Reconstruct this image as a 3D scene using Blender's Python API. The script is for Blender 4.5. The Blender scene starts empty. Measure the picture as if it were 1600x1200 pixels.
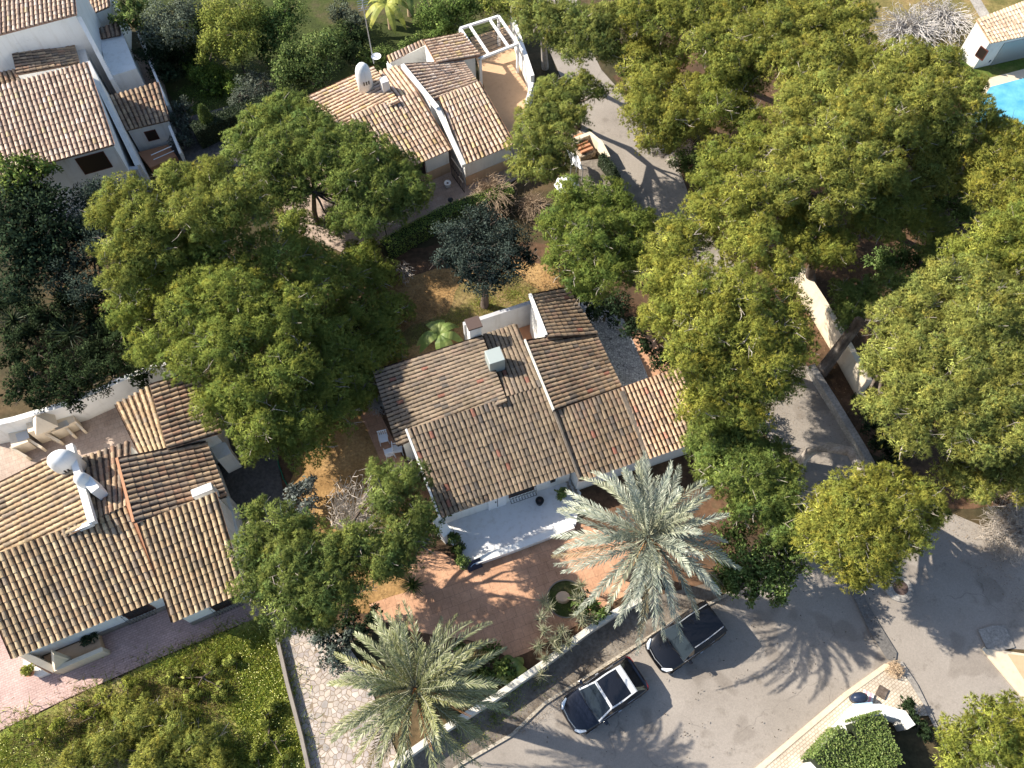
import bpy, math, random
import numpy as np
from mathutils import Vector, Matrix
from mathutils.geometry import tessellate_polygon
R = math.radians
random.seed(5); rng = np.random.default_rng(7)
SC = bpy.context.scene; COL = SC.collection

# ---------------------------------------------------------------- camera, sky, sun
F = 1300.0; TILT = R(26.9); H = 40.5           # focal length in photo pixels, tilt, flying height
cam = bpy.data.cameras.new('camera'); co = bpy.data.objects.new('camera', cam); COL.objects.link(co)
cam.sensor_width = 36; cam.lens = 36 * F / 1600; cam.clip_end = 2000; cam.clip_start = .5
co.location = (0, 0, H); co.rotation_euler = (TILT, 0, 0); SC.camera = co
SUN_EL = 38.5; SDX, SDY = .967, -.255             # shadows fall along (SDX, SDY)
w = bpy.data.worlds.new('World'); SC.world = w; w.use_nodes = True
nt = w.node_tree; nt.nodes.clear()
sky = nt.nodes.new('ShaderNodeTexSky'); sky.sky_type = 'NISHITA'; sky.sun_disc = False
sky.sun_elevation = R(SUN_EL); sky.sun_rotation = math.atan2(-SDX, -SDY)
bg = nt.nodes.new('ShaderNodeBackground'); bg.inputs[1].default_value = .12
ow = nt.nodes.new('ShaderNodeOutputWorld'); nt.links.new(sky.outputs[0], bg.inputs[0]); nt.links.new(bg.outputs[0], ow.inputs[0])
sl = bpy.data.lights.new('sun', 'SUN'); so = bpy.data.objects.new('sun', sl); COL.objects.link(so)
sl.energy = 5.0; sl.angle = R(.53); sl.color = (1, .925, .80)
n = math.hypot(SDX, SDY); e = R(SUN_EL)
so.rotation_euler = Vector((SDX / n * math.cos(e), SDY / n * math.cos(e), -math.sin(e))).to_track_quat('-Z', 'Y').to_euler()
SC.view_settings.view_transform = 'Standard'; SC.view_settings.look = 'None'
SC.view_settings.exposure = 0.95; SC.view_settings.gamma = 1
SC.render.engine = 'CYCLES'; SC.cycles.max_bounces = 5; SC.cycles.diffuse_bounces = 3; SC.cycles.transparent_max_bounces = 4

def g(px, py, z=0.0):                          # photo pixel at a height -> the point of the place
    u = (px - 800) / F; v = (600 - py) / F
    dy = math.sin(TILT) + v * math.cos(TILT); dz = -math.cos(TILT) + v * math.sin(TILT)
    t = (z - H) / dz
    return Vector((u * t, dy * t, z))
def gs(px, py, z=0.0): return (g(px + 1, py, z) - g(px, py, z)).length   # metres in one pixel

# ---------------------------------------------------------------- materials
MATS = {}
def principled(name, col=(.5, .5, .5), rough=.8, metal=0, spec=.3):
    m = bpy.data.materials.new(name); m.use_nodes = True; b = m.node_tree.nodes['Principled BSDF']
    b.inputs['Base Color'].default_value = (*col, 1); b.inputs['Roughness'].default_value = rough
    b.inputs['Metallic'].default_value = metal; b.inputs['Specular IOR Level'].default_value = spec
    MATS[name] = m; return m
def nd(m, t, **k):
    n = m.node_tree.nodes.new(t)
    for a, v in k.items(): setattr(n, a, v)
    return n
def pos(m, scale=(1, 1, 1), rot=0):
    gg = nd(m, 'ShaderNodeNewGeometry'); mp = nd(m, 'ShaderNodeMapping'); mp.inputs['Scale'].default_value = scale
    mp.inputs['Rotation'].default_value = (0, 0, rot)
    m.node_tree.links.new(gg.outputs['Position'], mp.inputs[0]); return mp.outputs[0]
def noise(m, vec, scale, detail=6, rough=.6):
    n = nd(m, 'ShaderNodeTexNoise'); n.inputs['Scale'].default_value = scale; n.inputs['Detail'].default_value = detail
    n.inputs['Roughness'].default_value = rough; m.node_tree.links.new(vec, n.inputs['Vector']); return n.outputs[0]
def ramp(m, fac, stops):
    r = nd(m, 'ShaderNodeValToRGB'); el = r.color_ramp.elements
    while len(el) < len(stops): el.new(.5)
    for e_, (p, c) in zip(el, stops):
        e_.position = p; e_.color = (*c, 1) if len(c) == 3 else c
    m.node_tree.links.new(fac, r.inputs[0]); return r.outputs[0]
def mixc(m, fac, a, b, mode='MIX'):
    n = nd(m, 'ShaderNodeMix', data_type='RGBA', blend_type=mode)
    for s, v in ((n.inputs[0], fac), (n.inputs[6], a), (n.inputs[7], b)):
        if isinstance(v, (int, float)): s.default_value = v
        elif isinstance(v, tuple): s.default_value = (*v, 1)
        else: m.node_tree.links.new(v, s)
    return n.outputs[2]
def bump(m, h, strength=.4, dist=.02):
    b = nd(m, 'ShaderNodeBump'); b.inputs['Strength'].default_value = strength; b.inputs['Distance'].default_value = dist
    m.node_tree.links.new(h, b.inputs['Height']); m.node_tree.links.new(b.outputs[0], m.node_tree.nodes['Principled BSDF'].inputs['Normal'])
def base(m, c): m.node_tree.links.new(c, m.node_tree.nodes['Principled BSDF'].inputs['Base Color'])
def blotch(name, stops, scale, rough=.9, fine=None, bumpd=.02, scl=(1, 1, 1)):
    """two scales of noise: a broad colour ramp, and a fine multiplying grain"""
    m = principled(name, rough=rough, spec=.15); v = pos(m, scl)
    c = ramp(m, noise(m, v, scale), stops)
    f = noise(m, v, fine or scale * 9, 4, .7)
    c2 = mixc(m, 1.0, c, ramp(m, f, [(.3, (.62,) * 3), (.7, (1.25,) * 3)]), 'MULTIPLY')
    base(m, c2); bump(m, f, .5, bumpd); return m

blotch('soil', [(.3, (.03, .032, .016)), (.48, (.06, .05, .026)), (.62, (.11, .075, .04)), (.75, (.06, .07, .026))], .22, fine=3.5, bumpd=.05)
blotch('litter', [(.3, (.20, .115, .045)), (.5, (.34, .205, .085)), (.68, (.42, .27, .12)), (.8, (.22, .21, .06))], .5, fine=7, bumpd=.06)
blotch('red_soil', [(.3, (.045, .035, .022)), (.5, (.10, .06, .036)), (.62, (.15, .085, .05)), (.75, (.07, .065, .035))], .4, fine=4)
blotch('dry_green', [(.3, (.10, .10, .03)), (.5, (.20, .16, .06)), (.65, (.28, .20, .09)), (.8, (.14, .15, .04))], .6, fine=7, bumpd=.06)
blotch('dark_lawn', [(.3, (.03, .04, .014)), (.5, (.055, .07, .018)), (.65, (.09, .075, .04)), (.8, (.12, .09, .06))], .45, fine=6, bumpd=.06)  # shade on the grass is put into these darker greens; browns are soil
blotch('lawn', [(.3, (.04, .07, .014)), (.5, (.09, .13, .022)), (.65, (.17, .15, .05)), (.8, (.25, .19, .09))], .45, fine=6, bumpd=.06)
blotch('weeds', [(.28, (.09, .12, .03)), (.42, (.17, .22, .04)), (.55, (.26, .25, .07)), (.66, (.34, .27, .15)), (.78, (.34, .26, .16))], .35, fine=5, bumpd=.1)
# asphalt: worn, patched
m = principled('asphalt', rough=.92, spec=.15); v = pos(m)
c = ramp(m, noise(m, v, .16, 5), [(.3, (.235, .205, .175)), (.5, (.29, .255, .22)), (.7, (.34, .30, .26))])
c = mixc(m, 1., c, ramp(m, noise(m, v, 14, 3, .8), [(.25, (.8,) * 3), (.75, (1.13,) * 3)]), 'MULTIPLY')
c = mixc(m, 1., c, ramp(m, noise(m, v, 1.1, 4, .7), [(.28, (.74, .73, .71)), (.42, (1,) * 3)]), 'MULTIPLY')
vd = nd(m, 'ShaderNodeVectorMath', operation='ADD'); nz = nd(m, 'ShaderNodeTexNoise'); nz.inputs['Scale'].default_value = .9; m.node_tree.links.new(v, nz.inputs['Vector'])
m.node_tree.links.new(v, vd.inputs[0]); m.node_tree.links.new(nz.outputs['Color'], vd.inputs[1])
ve = nd(m, 'ShaderNodeTexVoronoi', feature='DISTANCE_TO_EDGE'); ve.inputs['Scale'].default_value = .16; m.node_tree.links.new(vd.outputs[0], ve.inputs['Vector'])
crk = ramp(m, ve.outputs[0], [(.0, (.72,) * 3), (.0015, (.75,) * 3), (.0035, (1,) * 3)])
msk = ramp(m, noise(m, v, .25, 2), [(.45, (0,) * 3), (.55, (1,) * 3)])
c = mixc(m, msk, c, mixc(m, 1., c, crk, 'MULTIPLY'))
c = mixc(m, 1., c, ramp(m, noise(m, v, .45, 2, .5), [(.36, (.82, .81, .8)), (.40, (1,) * 3)]), 'MULTIPLY')
base(m, c); bump(m, noise(m, v, 40, 2), .3, .01)
blotch('dark_asphalt', [(.3, (.075, .07, .068)), (.6, (.12, .11, .105)), (.75, (.16, .14, .13))], .35, fine=6)
blotch('asphalt_patch', [(.3, (.13, .122, .115)), (.7, (.18, .168, .155))], .6, fine=10)
blotch('sidewalk', [(.3, (.11, .09, .072)), (.5, (.17, .145, .12)), (.7, (.24, .21, .175))], .7, fine=7)
blotch('kerb', [(.3, (.3, .26, .2)), (.7, (.5, .44, .36))], 1.5, fine=9)
blotch('concrete', [(.3, (.22, .2, .18)), (.7, (.4, .37, .33))], .8, fine=8)
def bricks(name, c1, c2, mortar, w_, h_, rot, ms=.012, big=None, rough=.85):
    m = principled(name, rough=rough, spec=.2); v = pos(m, rot=rot)
    b = nd(m, 'ShaderNodeTexBrick'); b.inputs['Scale'].default_value = 1; b.inputs['Brick Width'].default_value = w_
    b.inputs['Row Height'].default_value = h_; b.inputs['Mortar Size'].default_value = ms
    for s, c_ in (('Color1', c1), ('Color2', c2), ('Mortar', mortar)): b.inputs[s].default_value = (*c_, 1)
    m.node_tree.links.new(v, b.inputs['Vector'])
    c = mixc(m, 1., b.outputs[0], ramp(m, noise(m, v, big or .6, 6, .65), [(.3, (.72, .7, .68)), (.65, (1.15,) * 3)]), 'MULTIPLY')
    c = mixc(m, 1., c, ramp(m, noise(m, v, 12, 3), [(.3, (.86,) * 3), (.7, (1.08,) * 3)]), 'MULTIPLY')
    base(m, c); bump(m, b.outputs[1], .25, .01); return m
bricks('terracotta_paving', (.53, .305, .19), (.48, .27, .165), (.36, .21, .135), .5, .5, R(-20), .012)
bricks('pink_paving', (.50, .35, .315), (.43, .30, .27), (.33, .235, .21), .22, .11, R(-24), .012, .35)
bricks('patio_paving', (.42, .33, .27), (.38, .29, .235), (.30, .24, .2), .3, .3, R(-24), .012)
bricks('cream_setts', (.60, .53, .43), (.52, .45, .36), (.38, .31, .24), .19, .13, R(-35), .018)
def crazy(name, cols, gap, scale, gw=.045, rough=.85):
    m = principled(name, rough=rough, spec=.2); v = pos(m)
    vo = nd(m, 'ShaderNodeTexVoronoi'); vo.inputs['Scale'].default_value = scale; m.node_tree.links.new(v, vo.inputs['Vector'])
    ve = nd(m, 'ShaderNodeTexVoronoi', feature='DISTANCE_TO_EDGE'); ve.inputs['Scale'].default_value = scale; m.node_tree.links.new(v, ve.inputs['Vector'])
    sp = nd(m, 'ShaderNodeSeparateColor'); m.node_tree.links.new(vo.outputs['Color'], sp.inputs[0])
    k = len(cols); c = ramp(m, sp.outputs[0], [(i / (k - 1), cols[i]) for i in range(k)])
    c = mixc(m, 1., c, ramp(m, noise(m, v, 3, 5), [(.3, (.75,) * 3), (.7, (1.1,) * 3)]), 'MULTIPLY')
    e_ = ramp(m, ve.outputs[0], [(gw * .5, (0, 0, 0)), (gw, (1, 1, 1))])
    base(m, mixc(m, e_, gap, c)); bump(m, e_, .4, .02); return m
crazy('crazy_paving', [(.30, .27, .25), (.42, .36, .31), (.50, .42, .35), (.36, .31, .29), (.55, .48, .42)], (.22, .17, .12), 4.2, .06)
crazy('white_gravel', [(.36, .36, .37), (.5, .5, .51), (.64, .64, .64), (.42, .42, .44)], (.14, .14, .15), 7.5, .07)
crazy('rubble', [(.3, .24, .18), (.42, .34, .25), (.36, .28, .2), (.5, .42, .33)], (.12, .09, .06), 3.2, .07)
def plaster(name, c, dirt=.12):
    m = principled(name, rough=.85, spec=.25); v = pos(m)
    d = tuple(x * (1 - dirt * 2.2) for x in c)
    cc = ramp(m, noise(m, v, .9, 8, .7), [(.28, d), (.45, tuple(x * (1 - dirt * .4) for x in c)), (.6, c)])
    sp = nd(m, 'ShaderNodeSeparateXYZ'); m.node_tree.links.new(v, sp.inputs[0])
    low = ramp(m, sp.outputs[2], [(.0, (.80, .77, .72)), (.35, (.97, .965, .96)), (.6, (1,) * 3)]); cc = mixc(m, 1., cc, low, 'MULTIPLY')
    st = nd(m, 'ShaderNodeMapping'); st.inputs['Scale'].default_value = (1, 1, .12); m.node_tree.links.new(v, st.inputs[0])
    cc = mixc(m, 1., cc, ramp(m, noise(m, st.outputs[0], 3.5, 5, .7), [(.3, (.88, .86, .83)), (.5, (1,) * 3)]), 'MULTIPLY')
    base(m, cc); bump(m, noise(m, v, 22, 3), .25, .01); return m
plaster('plaster', (.76, .75, .72), .07); plaster('cream_plaster', (.70, .60, .46), .06); plaster('beige_plinth', (.62, .44, .29), .06)
plaster('old_plaster', (.62, .58, .5), .2); plaster('white_floor', (.78, .78, .79), .05); plaster('shaded_plaster', (.5, .5, .52), .1)  # last one is white plaster greyed, wall shade put into its colour
plaster('peach_floor', (.62, .42, .27), .05); plaster('stone_plinth', (.26, .23, .2), .2)
principled('dark_opening', (.018, .014, .012), .4, spec=.5); principled('iron', (.02, .02, .022), .5)
principled('brown_wood', (.10, .035, .025), .6); principled('white_plastic', (.8, .8, .8), .35, spec=.5)
principled('white_paint', (.8, .8, .8), .4); principled('hoop_paint', (.55, .56, .57), .25, spec=.5); principled('metal_grey', (.45, .46, .47), .45, .6)
principled('zinc', (.36, .40, .38), .6, .3); principled('clay', (.45, .22, .12), .8); principled('dark_clay', (.09, .06, .05), .8)
principled('navy_paint', (.006, .008, .016), .16, spec=.6); principled('black_paint', (.004, .004, .005), .14, spec=.6)
principled('glass', (.014, .02, .026), .03, spec=.35); principled('black_glass', (.008, .008, .01), .06, spec=.8)
principled('tyre', (.015, .015, .015), .8); principled('rim', (.35, .35, .36), .3, .8); principled('lamp_glass', (.75, .78, .8), .1, spec=.8)
principled('red_lamp', (.16, .006, .006), .15, spec=.7); principled('blue', (.04, .16, .38), .5); principled('navy_mat', (.02, .028, .05), .7)
principled('blue_pale', (.35, .52, .68), .6); principled('pink_stripe', (.72, .36, .42), .8); principled('stump', (.50, .36, .25), .9)
principled('yellow', (.6, .42, .08), .6); principled('orange', (.36, .17, .06), .8); principled('yellow_flower', (.72, .70, .28), .7); principled('teal', (.10, .26, .26), .5)
principled('green_net', (.02, .12, .07), .8); principled('water_tank', (.02, .03, .06), .3)
blotch('bark', [(.3, (.06, .045, .035)), (.55, (.14, .11, .09)), (.75, (.27, .235, .2))], 2.5, fine=12, scl=(1, 1, .3))
blotch('pale_bark', [(.3, (.24, .2, .17)), (.55, (.4, .35, .3)), (.75, (.55, .5, .45))], 2.5, fine=12, scl=(1, 1, .3))
blotch('mortar', [(.3, (.16, .13, .105)), (.7, (.28, .23, .18))], 2, fine=12)
blotch('rock', [(.3, (.2, .17, .14)), (.7, (.46, .41, .36))], 1.5, fine=8)
m = principled('pool_water', (.05, .34, .55), .04, spec=.6); v = pos(m)
base(m, ramp(m, noise(m, v, 1.2, 3), [(.3, (.07, .30, .44)), (.7, (.16, .46, .60))])); bump(m, noise(m, v, 3, 2), .3, .05)
def attr_mat(name, transl=0.0, rough=.7, dirt=False, spec=.25):
    m = principled(name, rough=rough, spec=spec); a = nd(m, 'ShaderNodeAttribute'); a.attribute_name = 'Col'
    c = a.outputs['Color']
    if dirt:
        v = pos(m)
        c = mixc(m, 1., c, ramp(m, noise(m, v, 9, 4, .75), [(.3, (.6, .58, .56)), (.52, (1,) * 3), (.75, (1.2, 1.18, 1.12))]), 'MULTIPLY')
        c = mixc(m, 1., c, ramp(m, noise(m, v, .8, 6, .7), [(.32, (.62, .62, .60)), (.46, (.95, .95, .94)), (.65, (1.1,) * 3)]), 'MULTIPLY')
        lich = ramp(m, noise(m, v, 5.5, 5, .75), [(.60, (0,) * 3), (.66, (.55,) * 3)]); c = mixc(m, lich, c, (.12, .115, .085))
        bump(m, noise(m, v, 30, 3), .4, .01)
    base(m, c)
    if transl:
        t = nd(m, 'ShaderNodeBsdfTranslucent'); mx = nd(m, 'ShaderNodeMixShader'); mx.inputs[0].default_value = transl
        L = m.node_tree.links; L.new(c, t.inputs[0]); L.new(m.node_tree.nodes['Principled BSDF'].outputs[0], mx.inputs[1])
        L.new(t.outputs[0], mx.inputs[2]); L.new(mx.outputs[0], m.node_tree.nodes['Material Output'].inputs[0])
    return m
attr_mat('tiles', dirt=True, rough=.85)
def needle_mat():
    m = bpy.data.materials.new('needles'); m.use_nodes = True; MATS['needles'] = m; T = m.node_tree; L = T.links; T.nodes.clear()
    a = nd(m, 'ShaderNodeAttribute'); a.attribute_name = 'Col'; q = nd(m, 'ShaderNodeAttribute'); q.attribute_name = 'Nrm'
    d1 = nd(m, 'ShaderNodeBsdfDiffuse'); d2 = nd(m, 'ShaderNodeBsdfDiffuse'); t = nd(m, 'ShaderNodeBsdfTranslucent')
    for n_ in (d1, d2, t): L.new(a.outputs['Color'], n_.inputs['Color'])
    L.new(q.outputs['Vector'], d1.inputs['Normal'])
    m1 = nd(m, 'ShaderNodeMixShader'); m1.inputs[0].default_value = .2; L.new(d1.outputs[0], m1.inputs[1]); L.new(d2.outputs[0], m1.inputs[2])
    m2 = nd(m, 'ShaderNodeMixShader'); m2.inputs[0].default_value = .22; L.new(m1.outputs[0], m2.inputs[1]); L.new(t.outputs[0], m2.inputs[2])
    o = nd(m, 'ShaderNodeOutputMaterial'); L.new(m2.outputs[0], o.inputs[0])
needle_mat(); attr_mat('leaves', .3, .5, spec=.3); attr_mat('palm_leaf', .15, .4, spec=.4)

# ---------------------------------------------------------------- object helpers
def tag(o, label=None, cat=None, group=None, kind=None):
    for k, v in (('label', label), ('category', cat), ('group', group), ('kind', kind)):
        if v: o[k] = v
    return o
def thing(name, loc, label, cat, group=None, rz=0):
    o = bpy.data.objects.new(name, None); COL.objects.link(o); o.empty_display_size = .3
    o.location = loc; o.rotation_euler = (0, 0, rz); return tag(o, label, cat, group)
def mk(name, V, Fc, mat, parent=None, local=False, col=None, smooth=False, nrm=None):
    """link one mesh; V in world space unless local, then moved into the parent's frame"""
    V = np.asarray(V, dtype=np.float64).reshape(-1, 3)
    me = bpy.data.meshes.new(name)
    o = bpy.data.objects.new(name, me); COL.objects.link(o)
    if parent is not None:
        o.parent = parent
        if not local:
            off = np.zeros(3); p = parent; rz = 0
            chain = []
            while p is not None: chain.append(p); p = p.parent
            for p in reversed(chain):
                a = -p.rotation_euler[2]; V = V - np.array(p.location)
                if a: c_, s_ = math.cos(a), math.sin(a); V = np.stack([V[:, 0] * c_ - V[:, 1] * s_, V[:, 0] * s_ + V[:, 1] * c_, V[:, 2]], 1)
    if isinstance(Fc, np.ndarray):
        nf, k = Fc.shape
        me.vertices.add(len(V)); me.vertices.foreach_set('co', V.astype(np.float32).ravel())
        me.loops.add(nf * k); me.loops.foreach_set('vertex_index', Fc.astype(np.int32).ravel())
        me.polygons.add(nf); me.polygons.foreach_set('loop_start', np.arange(nf, dtype=np.int32) * k)
        me.update(calc_edges=True)
    else:
        me.from_pydata(V.tolist(), [], Fc)
    if col is not None:
        at = me.color_attributes.new('Col', 'FLOAT_COLOR', 'POINT')
        c4 = np.ones((len(V), 4), dtype=np.float32); c4[:, :3] = col; at.data.foreach_set('color', c4.ravel())
    if nrm is not None: at = me.attributes.new('Nrm', 'FLOAT_VECTOR', 'POINT'); at.data.foreach_set('vector', np.asarray(nrm, np.float32).ravel())
    if smooth: me.polygons.foreach_set('use_smooth', [True] * len(me.polygons))
    me.materials.append(MATS[mat] if isinstance(mat, str) else mat)
    return o
class MB:
    def __init__(s): s.v = []; s.f = []
    def add(s, V, Fs):
        k = len(s.v); s.v += [tuple(p) for p in V]; s.f += [tuple(i + k for i in f) for f in Fs]; return s
    def prism(s, pts, z0, z1, ins=0):
        """vertical prism over world xy points; z0/z1 may be lists"""
        n_ = len(pts); a = sum(pts[i][0] * pts[(i + 1) % n_][1] - pts[(i + 1) % n_][0] * pts[i][1] for i in range(n_))
        zz = lambda z, i: z[i] if isinstance(z, (list, tuple)) else z
        idx = list(range(n_)) if a > 0 else list(range(n_))[::-1]
        lo = [(pts[i][0], pts[i][1], zz(z0, i)) for i in idx]
        cx = sum(p[0] for p in pts) / n_; cy = sum(p[1] for p in pts) / n_
        hi = []
        for i in idx:
            x, y = pts[i][0], pts[i][1]
            if ins: d = math.hypot(cx - x, cy - y) or 1; x += (cx - x) / d * ins; y += (cy - y) / d * ins
            hi.append((x, y, zz(z1, i)))
        fs = [tuple(range(n_))[::-1], tuple(range(n_, 2 * n_))] + [(i, (i + 1) % n_, n_ + (i + 1) % n_, n_ + i) for i in range(n_)]
        return s.add(lo + hi, fs)
    def box(s, c, d, rz=0, z0=None):
        """c centre (x, y) or (x, y, z), d sizes"""
        hx, hy, hz = d[0] / 2, d[1] / 2, d[2] / 2; zc = (z0 + hz) if z0 is not None else c[2]
        ca, sa = math.cos(rz), math.sin(rz)
        return s.prism([(c[0] + x * ca - y * sa, c[1] + x * sa + y * ca) for x, y in ((-hx, -hy), (hx, -hy), (hx, hy), (-hx, hy))], zc - hz, zc + hz)
    def wall(s, a, b, t, z0, z1):
        """straight wall of thickness t between two world points (z1 may be a pair: height at a, at b)"""
        dx, dy = b[0] - a[0], b[1] - a[1]; l = math.hypot(dx, dy) or 1; nx, ny = -dy / l * t / 2, dx / l * t / 2
        za, zb = z1 if isinstance(z1, (tuple, list)) else (z1, z1)
        return s.prism([(a[0] - nx, a[1] - ny), (b[0] - nx, b[1] - ny), (b[0] + nx, b[1] + ny), (a[0] + nx, a[1] + ny)], z0, [za, zb, zb, za])
    def tube(s, pts, rad, k=6, cap=True):
        pts = [Vector(p) for p in pts]; n_ = len(pts); b0 = len(s.v)
        rr = rad if isinstance(rad, (list, tuple)) else [rad] * n_
        for i, p in enumerate(pts):
            d = (pts[min(i + 1, n_ - 1)] - pts[max(i - 1, 0)]).normalized()
            u = d.cross(Vector((0, 0, 1)) if abs(d.z) < .9 else Vector((1, 0, 0))).normalized(); v_ = d.cross(u)
            for j in range(k):
                a = 2 * math.pi * j / k; s.v.append(tuple(p + (u * math.cos(a) + v_ * math.sin(a)) * rr[i]))
        for i in range(n_ - 1):
            for j in range(k):
                s.f.append((b0 + i * k + j, b0 + i * k + (j + 1) % k, b0 + (i + 1) * k + (j + 1) % k, b0 + (i + 1) * k + j))
        if cap: s.f.append(tuple(range(b0, b0 + k))); s.f.append(tuple(range(b0 + (n_ - 1) * k, b0 + n_ * k))[::-1])
        return s
    def lathe(s, c, prof, k=20, sx=1, sy=1, rz=0):
        b0 = len(s.v); ca, sa = math.cos(rz), math.sin(rz)
        for r, z in prof:
            for j in range(k):
                a = 2 * math.pi * j / k; x, y = r * math.cos(a) * sx, r * math.sin(a) * sy
                s.v.append((c[0] + x * ca - y * sa, c[1] + x * sa + y * ca, c[2] + z))
        for i in range(len(prof) - 1):
            for j in range(k):
                s.f.append((b0 + i * k + j, b0 + i * k + (j + 1) % k, b0 + (i + 1) * k + (j + 1) % k, b0 + (i + 1) * k + j))
        s.f.append(tuple(range(b0, b0 + k))[::-1]); s.f.append(tuple(range(b0 + (len(prof) - 1) * k, b0 + len(prof) * k)))
        return s
    def done(s, name, mat, parent=None, smooth=False, local=False, bev=0):
        o = mk(name, s.v, s.f, mat, parent, smooth=smooth, local=local)
        if bev:
            b = o.modifiers.new('bevel', 'BEVEL'); b.width = bev; b.segments = 2; b.limit_method = 'ANGLE'
        return o

# ---------------------------------------------------------------- ground sheets
LAYER = [0]
def wob(P, amp=.05, step=.6):
    out = []; n_ = len(P)
    for i in range(n_):
        a, b = P[i], P[(i + 1) % n_]; k = max(1, int((b - a).length / step))
        for j in range(k):
            q = a.lerp(b, j / k); q = q + Vector((random.uniform(-amp, amp), random.uniform(-amp, amp), 0)); out.append(q)
    return out
def sheet(name, px, mat, rough_edge=0.0, label=None, z=None):
    LAYER[0] += 1; z = LAYER[0] * .004 if z is None else z
    P = [g(x, y, 0) for x, y in px]
    if rough_edge: P = wob(P, rough_edge)
    P = [Vector((p.x, p.y, z)) for p in P]
    o = mk(name, [tuple(p) for p in P], [tuple(t) for t in tessellate_polygon([P])], mat)
    # face up
    me = o.data; me.update()
    if me.polygons and sum(p.normal.z for p in me.polygons) < 0: me.flip_normals()
    return tag(o, label, kind='structure')
gr = mk('ground', [(-260, -120, 0), (260, -120, 0), (260, 400, 0), (-260, 400, 0)], [(0, 1, 2, 3)], 'soil'); tag(gr, kind='structure')
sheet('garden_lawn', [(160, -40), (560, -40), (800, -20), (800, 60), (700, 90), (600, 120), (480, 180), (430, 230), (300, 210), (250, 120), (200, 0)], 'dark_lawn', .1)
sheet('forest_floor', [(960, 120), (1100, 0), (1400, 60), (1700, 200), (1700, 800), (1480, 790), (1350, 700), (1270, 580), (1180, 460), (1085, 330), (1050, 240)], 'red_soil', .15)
sheet('house_yard', [(560, 400), (700, 380), (900, 380), (1000, 440), (1150, 640), (1200, 860), (1000, 960), (820, 1050), (640, 1000), (520, 980), (440, 780), (420, 700), (560, 620)], 'red_soil', .1)
sheet('dry_lawn', [(590, 450), (680, 420), (800, 410), (900, 420), (930, 470), (900, 500), (820, 480), (730, 530), (600, 580), (560, 540)], 'litter', .1)
sheet('dry_lawn', [(470, 720), (560, 620), (600, 650), (625, 770), (650, 860), (650, 940), (560, 960), (500, 860), (430, 800)], 'litter', .1)
sheet('green_patch', [(720, 440), (800, 425), (840, 455), (800, 490), (730, 500), (640, 540), (600, 545), (640, 510), (700, 490)], 'dry_green', .12)
road = [(835, -20), (850, 60), (880, 130), (905, 200), (985, 320), (1060, 430), (1140, 540), (1192, 640), (1212, 760), (1216, 868), (1130, 930), (1050, 972),
        (950, 1035), (850, 1098), (800, 1146), (720, 1192), (640, 1250), (640, 1330), (1010, 1330), (1170, 1212), (1320, 1085), (1383, 1040), (1400, 1036), (1440, 1090), (1500, 1190), (1560, 1330), (1800, 1330),
        (1660, 1180), (1600, 1093), (1535, 1012), (1600, 1015), (1720, 1040), (1720, 900), (1600, 850), (1470, 795), (1348, 712), (1268, 582), (1180, 460), (1085, 330), (1060, 260), (985, 160), (940, 110), (905, 40), (900, -20)]
sheet('road', road, 'asphalt')
sheet('sidewalk', [(640, 1262), (720, 1196), (800, 1150), (850, 1101), (950, 1038), (1050, 975), (1130, 934), (1110, 910), (992, 940), (920, 985), (850, 1038), (782, 1085), (690, 1143), (610, 1200)], 'sidewalk')
sheet('driveway', [(640, 852), (690, 862), (735, 890), (800, 860), (900, 815), (985, 850), (985, 925), (905, 975), (845, 1010), (800, 1030), (740, 1002), (640, 985), (590, 968), (576, 944), (636, 925)], 'terracotta_paving', .03)
sheet('path', [(560, 640), (590, 640), (640, 735), (600, 732)], 'terracotta_paving')
sheet('path', [(965, 520), (1012, 512), (1060, 600), (1012, 620)], 'terracotta_paving')
sheet('gravel_yard', [(880, 478), (925, 470), (975, 500), (1022, 612), (1000, 640), (900, 640)], 'white_gravel')
sheet('driveway', [(325, 640), (432, 690), (445, 790), (425, 965), (390, 990), (360, 800)], 'dark_asphalt', .04)
sheet('paved_yard', [(-160, 1215), (0, 1142), (100, 1094), (250, 1028), (400, 966), (422, 955), (380, 860), (0, 860), (-160, 900)], 'pink_paving')
sheet('patio', [(-140, 830), (0, 768), (0, 690), (20, 655), (120, 640), (190, 605), (240, 600), (240, 740), (100, 800)], 'patio_paving')
sheet('weedy_lot', [(-160, 1217), (0, 1144), (100, 1096), (250, 1030), (400, 968), (424, 962), (452, 1080), (486, 1230), (500, 1330), (-160, 1330)], 'weeds', .06)
sheet('stone_path', [(428, 965), (480, 978), (530, 990), (566, 1040), (600, 1130), (640, 1225), (640, 1330), (510, 1330), (484, 1200), (450, 1070)], 'crazy_paving')
sheet('patio', [(440, 320), (500, 250), (600, 190), (830, 200), (822, 272), (745, 318), (620, 373), (545, 400), (455, 360)], 'patio_paving')
sheet('courtyard', [(735, 60), (800, 40), (834, 150), (800, 215), (760, 150)], 'peach_floor')
sheet('side_yard', [(205, 88), (245, 82), (268, 175), (225, 200)], 'patio_paving')
sheet('driveway', [(255, 195), (420, 150), (450, 200), (420, 260), (255, 265)], 'dark_asphalt')
sheet('garden_lawn', [(1490, 80), (1720, 20), (1720, 130), (1560, 130), (1520, 150)], 'lawn')
sheet('dry_field', [(1180, -60), (1720, -60), (1720, 60), (1560, 30), (1500, 90), (1360, 70), (1200, 20)], 'dry_green', .1)
sheet('garden_path', [(1490, -40), (1506, -40), (1548, 28), (1532, 32)], 'concrete')
sheet('pavement', [(1172, 1214), (1322, 1086), (1384, 1042), (1412, 1052), (1452, 1118), (1400, 1122), (1348, 1112), (1262, 1212), (1180, 1330), (1030, 1330)], 'cream_setts')
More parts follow.
